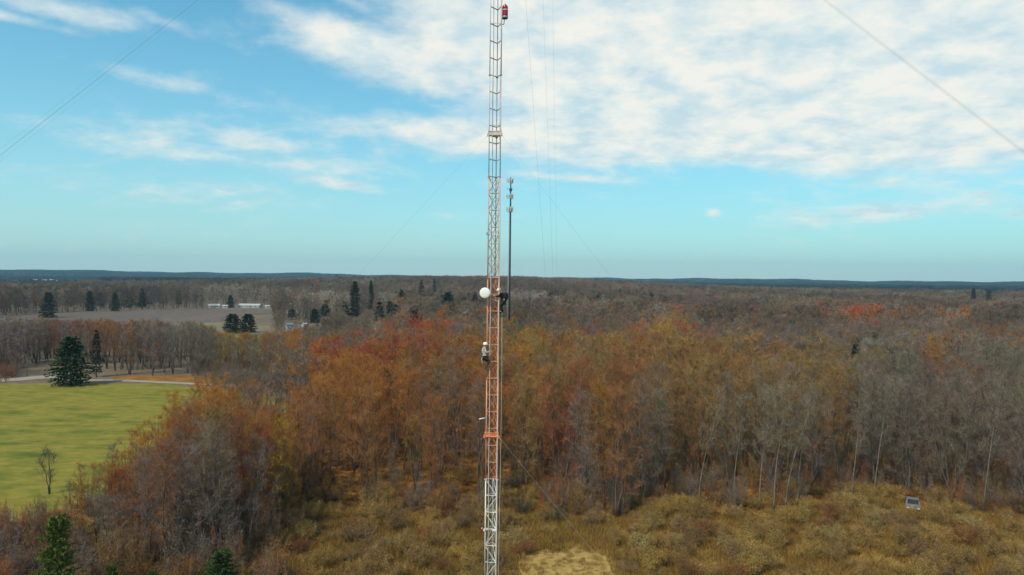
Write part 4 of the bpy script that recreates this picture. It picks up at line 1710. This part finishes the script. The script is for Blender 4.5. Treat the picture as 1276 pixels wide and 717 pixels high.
def house(name, px, by, Y, wpx, hpx, label, roof=M_ROOF_G, cat='house', depth=None, rz=0.0, group=None, pitch=.45, nwin=3):
    p = at(px, by, Y)
    z = th(p.x, p.y)
    W = wpx / F * Y
    Hh = hpx / F * Y
    D = depth or W * .6
    e = empty(name, (p.x, p.y, z), rz)
    tag(e, label, cat, group)
    ro_ = D / 2 * pitch
    wall = max(Hh - ro_ * .6, 2.0)
    w = MB()
    w.box((0, 0, wall / 2), (W, D, wall))
    for sx in (-1, 1):
        w.face([(sx * W / 2, -D / 2, wall), (sx * W / 2, D / 2, wall), (sx * W / 2, 0, wall + ro_ * .97)][::sx])
    w.build('wall', M_SIDING, e)
    r = MB()
    o_ = .35
    for sy in (-1, 1):
        a = [(-W / 2 - o_, sy * (D / 2 + o_), wall - o_ * pitch + .05), (W / 2 + o_, sy * (D / 2 + o_), wall - o_ * pitch + .05), (W / 2 + o_, 0, wall + ro_ + .05), (-W / 2 - o_, 0, wall + ro_ + .05)]
        r.face(a if sy < 0 else a[::-1])
        b = [(x_, y_, z_ + .14) for x_, y_, z_ in a]
        r.face(b if sy < 0 else b[::-1])
        r.face([a[0], a[1], b[1], b[0]])
    r.build('roof', roof, e)
    for i in range(nwin):
        x_ = -W / 2 + W * (i + .75) / (nwin + .5)
        wn = MB()
        wn.box((x_, -D / 2 - .03, wall * .55), (min(.9, W * .1), .06, min(1.0, wall * .3)))
        wn.build('window', M_DARKWIN, e)
    dr = MB()
    dr.box((W * .06, -D / 2 - .03, 1.02), (1.0, .06, 2.0))
    dr.build('door', M_ROOF_G, e)
    return e


house('farm_building', 267, 385, 640, 13, 3.6, 'left white farm building with a pale peaked roof beyond the ploughed field', M_ROOF_P, 'farm building', rz=.3, nwin=2)
house('farm_building', 281, 385.4, 635, 6, 3.4, 'small bright white farm shed right of the peaked one beyond the field', M_ROOF_P, 'farm building', nwin=1)
house('farm_building', 312, 385, 650, 26, 2.4, 'long low white farm building beyond the ploughed field', M_ROOF_P, 'farm building', depth=9, pitch=.3, nwin=4)
house('farm_building', 334, 385.6, 640, 6, 3, 'little white shed right of the long low farm building', M_ROOF_P, 'farm building', nwin=1)
house('farm_building', 359, 386, 650, 12, 5, 'white gabled barn above the white house', M_ROOF_P, 'farm building', rz=-.3, nwin=2)
house('house', 361, 414, 378, 9, 9.5, 'bright white house among bare trees above the orange crown', M_ROOF_G, rz=.5, nwin=2)
house('house', 379, 412, 390, 7, 8, 'smaller grey white house right of the bright white one', M_ROOF_P, rz=1.2, nwin=2)
house('house', 474, 414, 372, 13, 5, 'low pale roofed house hidden among trees left of the mast', M_ROOF_P, nwin=3, pitch=.35)
for px, w_, h_, lab in ((44.5, 4, 3.5, 'leftmost tiny white house under the blue ridge'), (56, 7, 3, 'widest of the tiny white houses under the blue ridge'), (65, 5, 3.5, 'third tiny white house from left under the blue ridge'), (74, 7, 2.6, 'fourth tiny pale house from left under the blue ridge'), (107, 4, 2.4, 'rightmost tiny pale house under the blue ridge')):
    house('house', px, 352.5, 2250, w_, h_, lab, M_ROOF_P, rz=rg.uniform(-.5, .5), group='tiny houses under the ridge', nwin=2)
house('shed', 374, 480.5, 186, 40, 9, 'long low pale shed half hidden by bare trees left of the mast', M_ROOF_G, 'shed', depth=5, pitch=.3, nwin=6)

# ------------------------------------------------------------------ parked car at the wood edge
cp = on_ground(1137, 634.5)
car = empty('parked_car', cp, R(243))
tag(car, 'old pale grey car half hidden in brush at the edge of the right wood', 'car')
M_CARP = mottled('dull_pale_car_paint', (.10, .10, .10), (.21, .21, .20), 2, .5)
M_TYRE = mottled('tyre_rubber', (.015, .015, .015), (.025, .025, .025), 6, .9)
prof = [(-2.15, .38), (-2.2, .62), (-2.05, .86), (-1.35, .94), (-.75, 1.40), (.45, 1.44), (1.25, 1.0), (2.1, .92), (2.2, .66), (2.15, .38)]


def extrude(prof, hw, taper):
    mb = MB()
    L = [(x, -hw + (taper if z > 1.05 else 0), z) for x, z in prof]
    Rr = [(x, hw - (taper if z > 1.05 else 0), z) for x, z in prof]
    mb.face(L)
    mb.face(Rr[::-1])
    n = len(prof)
    for i in range(n):
        j = (i + 1) % n
        mb.face([L[i], Rr[i], Rr[j], L[j]])
    return mb


cb2 = extrude(prof, .86, .16).build('body', M_CARP, car)
bv = cb2.modifiers.new('bevel', 'BEVEL')
bv.width = .05
bv.segments = 2
wn = MB()
for s in (-1, 1):
    y_ = s * .80
    wn.face([(-1.1, s * .845, 1.02), (-.1, s * .845, 1.02), (-.1, s * .735, 1.34), (-.72, s * .735, 1.34)][::s])
    wn.face([(0, s * .845, 1.02), (1.0, s * .845, 1.04), (.45, s * .735, 1.36), (0, s * .735, 1.36)][::s])
wn.face([(1.24, -.66, 1.02), (1.24, .66, 1.02), (.50, .6, 1.42), (.50, -.6, 1.42)])
wn.face([(-1.36, .66, .97), (-1.36, -.66, .97), (-.80, -.6, 1.38), (-.80, .6, 1.38)])
wn.build('windows', M_DARKWIN, car)
for sx in (-1.3, 1.32):
    for sy in (-1, 1):
        wl = MB()
        mt_ = Matrix.Translation((sx, sy * .80, .32)) @ Matrix.Rotation(R(90), 4, 'X')
        wl.lathe([(.22, -.1), (.32, -.09), (.32, .09), (.22, .1)], 18, 0, mt_)
        w_ = wl.build('wheel', M_TYRE, car, True)
        hb = MB()
        hb.lathe([(.19, -.112), (.19, .112)], 14, 0, mt_)
        hb.build('rim', M_GALV, w_, True)
for s in (-1, 1):
    hl = MB(); hl.box((2.19, s * .6, .72), (.06, .3, .14)); hl.build('headlight', M_RADOME, car)

# ------------------------------------------------------------------ air
hz = MB()
hz.box((0, 0, 96), (13700, 13700, 206))
HZ_D = 9.5e-5
mz_, nt, pb = new_mat('haze_air')
nt.nodes.remove(pb)
pv = N(nt, 'ShaderNodeVolumePrincipled')
pv.inputs['Color'].default_value = (.40, .72, .92, 1)
pv.inputs['Density'].default_value = HZ_D
pv.inputs['Anisotropy'].default_value = 0.2
nt.links.new(pv.outputs[0], nt.nodes['Material Output'].inputs['Volume'])
hzo = hz.build('haze', mz_)
hzo['kind'] = 'stuff'

# ------------------------------------------------------------------ sky and sun
SUN_EL, SUN_AZ = R(48), R(-140)      # azimuth from +Y towards +X: behind the viewer, to the left
world = bpy.data.worlds.new('World')
scene.world = world
world.use_nodes = True
nt = world.node_tree
bg = nt.nodes['Background']
sky = N(nt, 'ShaderNodeTexSky')
sky.sky_type = 'NISHITA'
sky.sun_disc = False
sky.sun_elevation = SUN_EL
sky.sun_rotation = SUN_AZ
sky.air_density = 1.0
sky.dust_density = .6
sky.ozone_density = 2.0
tc = N(nt, 'ShaderNodeTexCoord')
D = tc.outputs['Generated']
sx = N(nt, 'ShaderNodeSeparateXYZ')
nt.links.new(D, sx.inputs[0])
x_, y_, z_ = sx.outputs
# angular coordinates in degrees
azd = mth(nt, 'MULTIPLY', mth(nt, 'ARCTAN2', x_, y_), 57.29578)
eld = mth(nt, 'MULTIPLY', mth(nt, 'ARCSINE', z_), 57.29578)
SKY_K = 1.0
tint = N(nt, 'ShaderNodeMix', data_type='RGBA', blend_type='MULTIPLY')
tint.inputs[0].default_value = 1.0
nt.links.new(sky.outputs[0], tint.inputs[6])
tint.inputs[7].default_value = (.34, 1.56, 1.66, 1)
skyc = tint.outputs[2]
# cloud layer seen in perspective
zz = mth(nt, 'ADD', mth(nt, 'MAXIMUM', z_, 0.0), .24)
cx = mth(nt, 'DIVIDE', x_, zz)
cy = mth(nt, 'DIVIDE', y_, zz)
cv = N(nt, 'ShaderNodeCombineXYZ')
nt.links.new(cx, cv.inputs[0])
nt.links.new(cy, cv.inputs[1])
n_big = noise(nt, cv.outputs[0], 1.15, 6, .58, .1)
n_rip = noise(nt, cv.outputs[0], 8.0, 6, .6, .08)
mpw = N(nt, 'ShaderNodeMapping')
mpw.inputs['Scale'].default_value = (.55, 1.5, 1)
mpw.inputs['Rotation'].default_value = (0, 0, R(14))
nt.links.new(cv.outputs[0], mpw.inputs[0])
n_str = noise(nt, mpw.outputs[0], 2.0, 6, .58, .2)
AZ = lambda px: math.degrees(math.atan((px - 638) / F))
EL = lambda py, px=638: math.degrees(math.atan((HOR + (px - 638) * .0106 - py) / F * math.cos(math.atan((px - 638) / F))))
BANKS = [  # px, py, rx px, ry px, tilt deg, strength
    (980, 30, 460, 130, 3, 1.35), (1200, 85, 290, 105, 5, 1.2), (720, 60, 240, 95, 6, 1.2), (640, 10, 170, 60, 0, .8),
    (470, 70, 150, 38, 12, .95), (560, 105, 120, 20, 10, .55), (830, 165, 280, 46, 3, 1.0), (650, 175, 210, 32, 4, .9), (1000, 190, 120, 30, 6, .7), (950, 205, 130, 16, 6, .55),
    (420, 150, 200, 20, 7, .40), (330, 180, 100, 14, 2, .50), (400, 208, 230, 18, 4, .40), (425, 230, 85, 11, 6, .58), (240, 112, 150, 13, 7, .38),
    (60, 8, 90, 18, 3, .65), (20, 25, 60, 8, 4, .6), (200, 28, 50, 10, 15, .4), (130, 170, 170, 24, 0, .36), (120, 235, 170, 20, 4, .34), (700, 220, 110, 8, 4, .5),
    (1110, 265, 140, 16, -3, .5), (888, 266, 12, 7, 0, .62), (1040, 275, 90, 9, 0, .35), (1265, 268, 20, 6, 0, .5), (1240, 200, 90, 14, 2, .3), (300, 245, 220, 22, 2, .32), (445, 10, 60, 14, 20, .55)]
total = None
for px, py, rx, ry, tl_, st_ in BANKS:
    a0, e0 = AZ(px), EL(py, px)
    k_ = 57.29578 / F
    da = mth(nt, 'SUBTRACT', azd, a0)
    de = mth(nt, 'SUBTRACT', eld, e0)
    c_, s_ = math.cos(R(tl_)), math.sin(R(tl_))
    u = mth(nt, 'MULTIPLY_ADD', da, c_ / (rx * k_), mth(nt, 'MULTIPLY', de, -s_ / (rx * k_)))
    v = mth(nt, 'MULTIPLY_ADD', da, s_ / (ry * k_), mth(nt, 'MULTIPLY', de, c_ / (ry * k_)))
    r2 = mth(nt, 'MULTIPLY_ADD', u, u, mth(nt, 'MULTIPLY', v, v))
    g = mth(nt, 'MULTIPLY', mth(nt, 'EXPONENT', mth(nt, 'MULTIPLY', r2, -.9)), st_)
    total = g if total is None else mth(nt, 'SMOOTH_MAX', total, g, .15)
# overhead and behind: broken cloud
over = mth(nt, 'MULTIPLY', mth(nt, 'MULTIPLY_ADD', eld, 1 / 12, -24 / 12, clamp=True), .55)
total = mth(nt, 'MAXIMUM', total, over)
nz = mth(nt, 'ADD', mth(nt, 'MULTIPLY', mth(nt, 'SUBTRACT', n_big.outputs[0], .5), 1.15), mth(nt, 'ADD', mth(nt, 'MULTIPLY', mth(nt, 'SUBTRACT', n_rip.outputs[0], .5), .74), mth(nt, 'MULTIPLY', mth(nt, 'SUBTRACT', n_str.outputs[0], .5), .7)))
dens = N(nt, 'ShaderNodeMapRange', interpolation_type='SMOOTHSTEP')
dens.inputs[1].default_value = .16
dens.inputs[2].default_value = .84
nt.links.new(mth(nt, 'ADD', total, nz), dens.inputs[0])
alpha = mth(nt, 'MULTIPLY', dens.outputs[0], .93)
# cloud brightness: soft grey folds in the thick parts
cb_n = noise(nt, cv.outputs[0], 7.0, 6, .58, .1)
CLOUD = ramp(nt, cb_n.outputs[0], [(.36, (.62, .77, .82)), (.48, (.80, .87, .85)), (.60, (.97, .95, .86))])
cl_e = N(nt, 'ShaderNodeVectorMath', operation='SCALE')
nt.links.new(CLOUD, cl_e.inputs[0])
cl_e.inputs['Scale'].default_value = 10.0
# thin milky veil that thickens towards the horizon
veil = mth(nt, 'MULTIPLY', mth(nt, 'EXPONENT', mth(nt, 'MULTIPLY', mth(nt, 'MAXIMUM', eld, 0.0), -1 / 11.5)), .86)
s1 = mix_rgb(nt, skyc, (6.3, 7.8, 7.5), veil)
s2 = mix_rgb(nt, s1, cl_e.outputs[0], alpha)
nt.links.new(s2, bg.inputs[0])
bg.inputs[1].default_value = .1

sun_d = bpy.data.lights.new('sun', 'SUN')
sun_d.energy = 3.4
sun_d.angle = R(.6)
sun_d.color = (1.0, .90, .72)
sun = bpy.data.objects.new('sun', sun_d)
link(sun)
sdir = Vector((math.sin(SUN_AZ) * math.cos(SUN_EL), math.cos(SUN_AZ) * math.cos(SUN_EL), math.sin(SUN_EL)))
sun.rotation_euler = sdir.to_track_quat('Z', 'Y').to_euler()
sun.location = sdir * 200

# ------------------------------------------------------------------ render settings
scene.view_settings.view_transform = 'Standard'
scene.view_settings.look = 'None'
scene.view_settings.gamma = 1
scene.view_settings.exposure = 0.0
scene.render.engine = 'CYCLES'
cy_ = scene.cycles
cy_.use_denoising = True
cy_.max_bounces = 5
cy_.diffuse_bounces = 2
cy_.transparent_max_bounces = 8
cy_.volume_bounces = 0
cy_.use_adaptive_sampling = False
scene.render.film_transparent = False
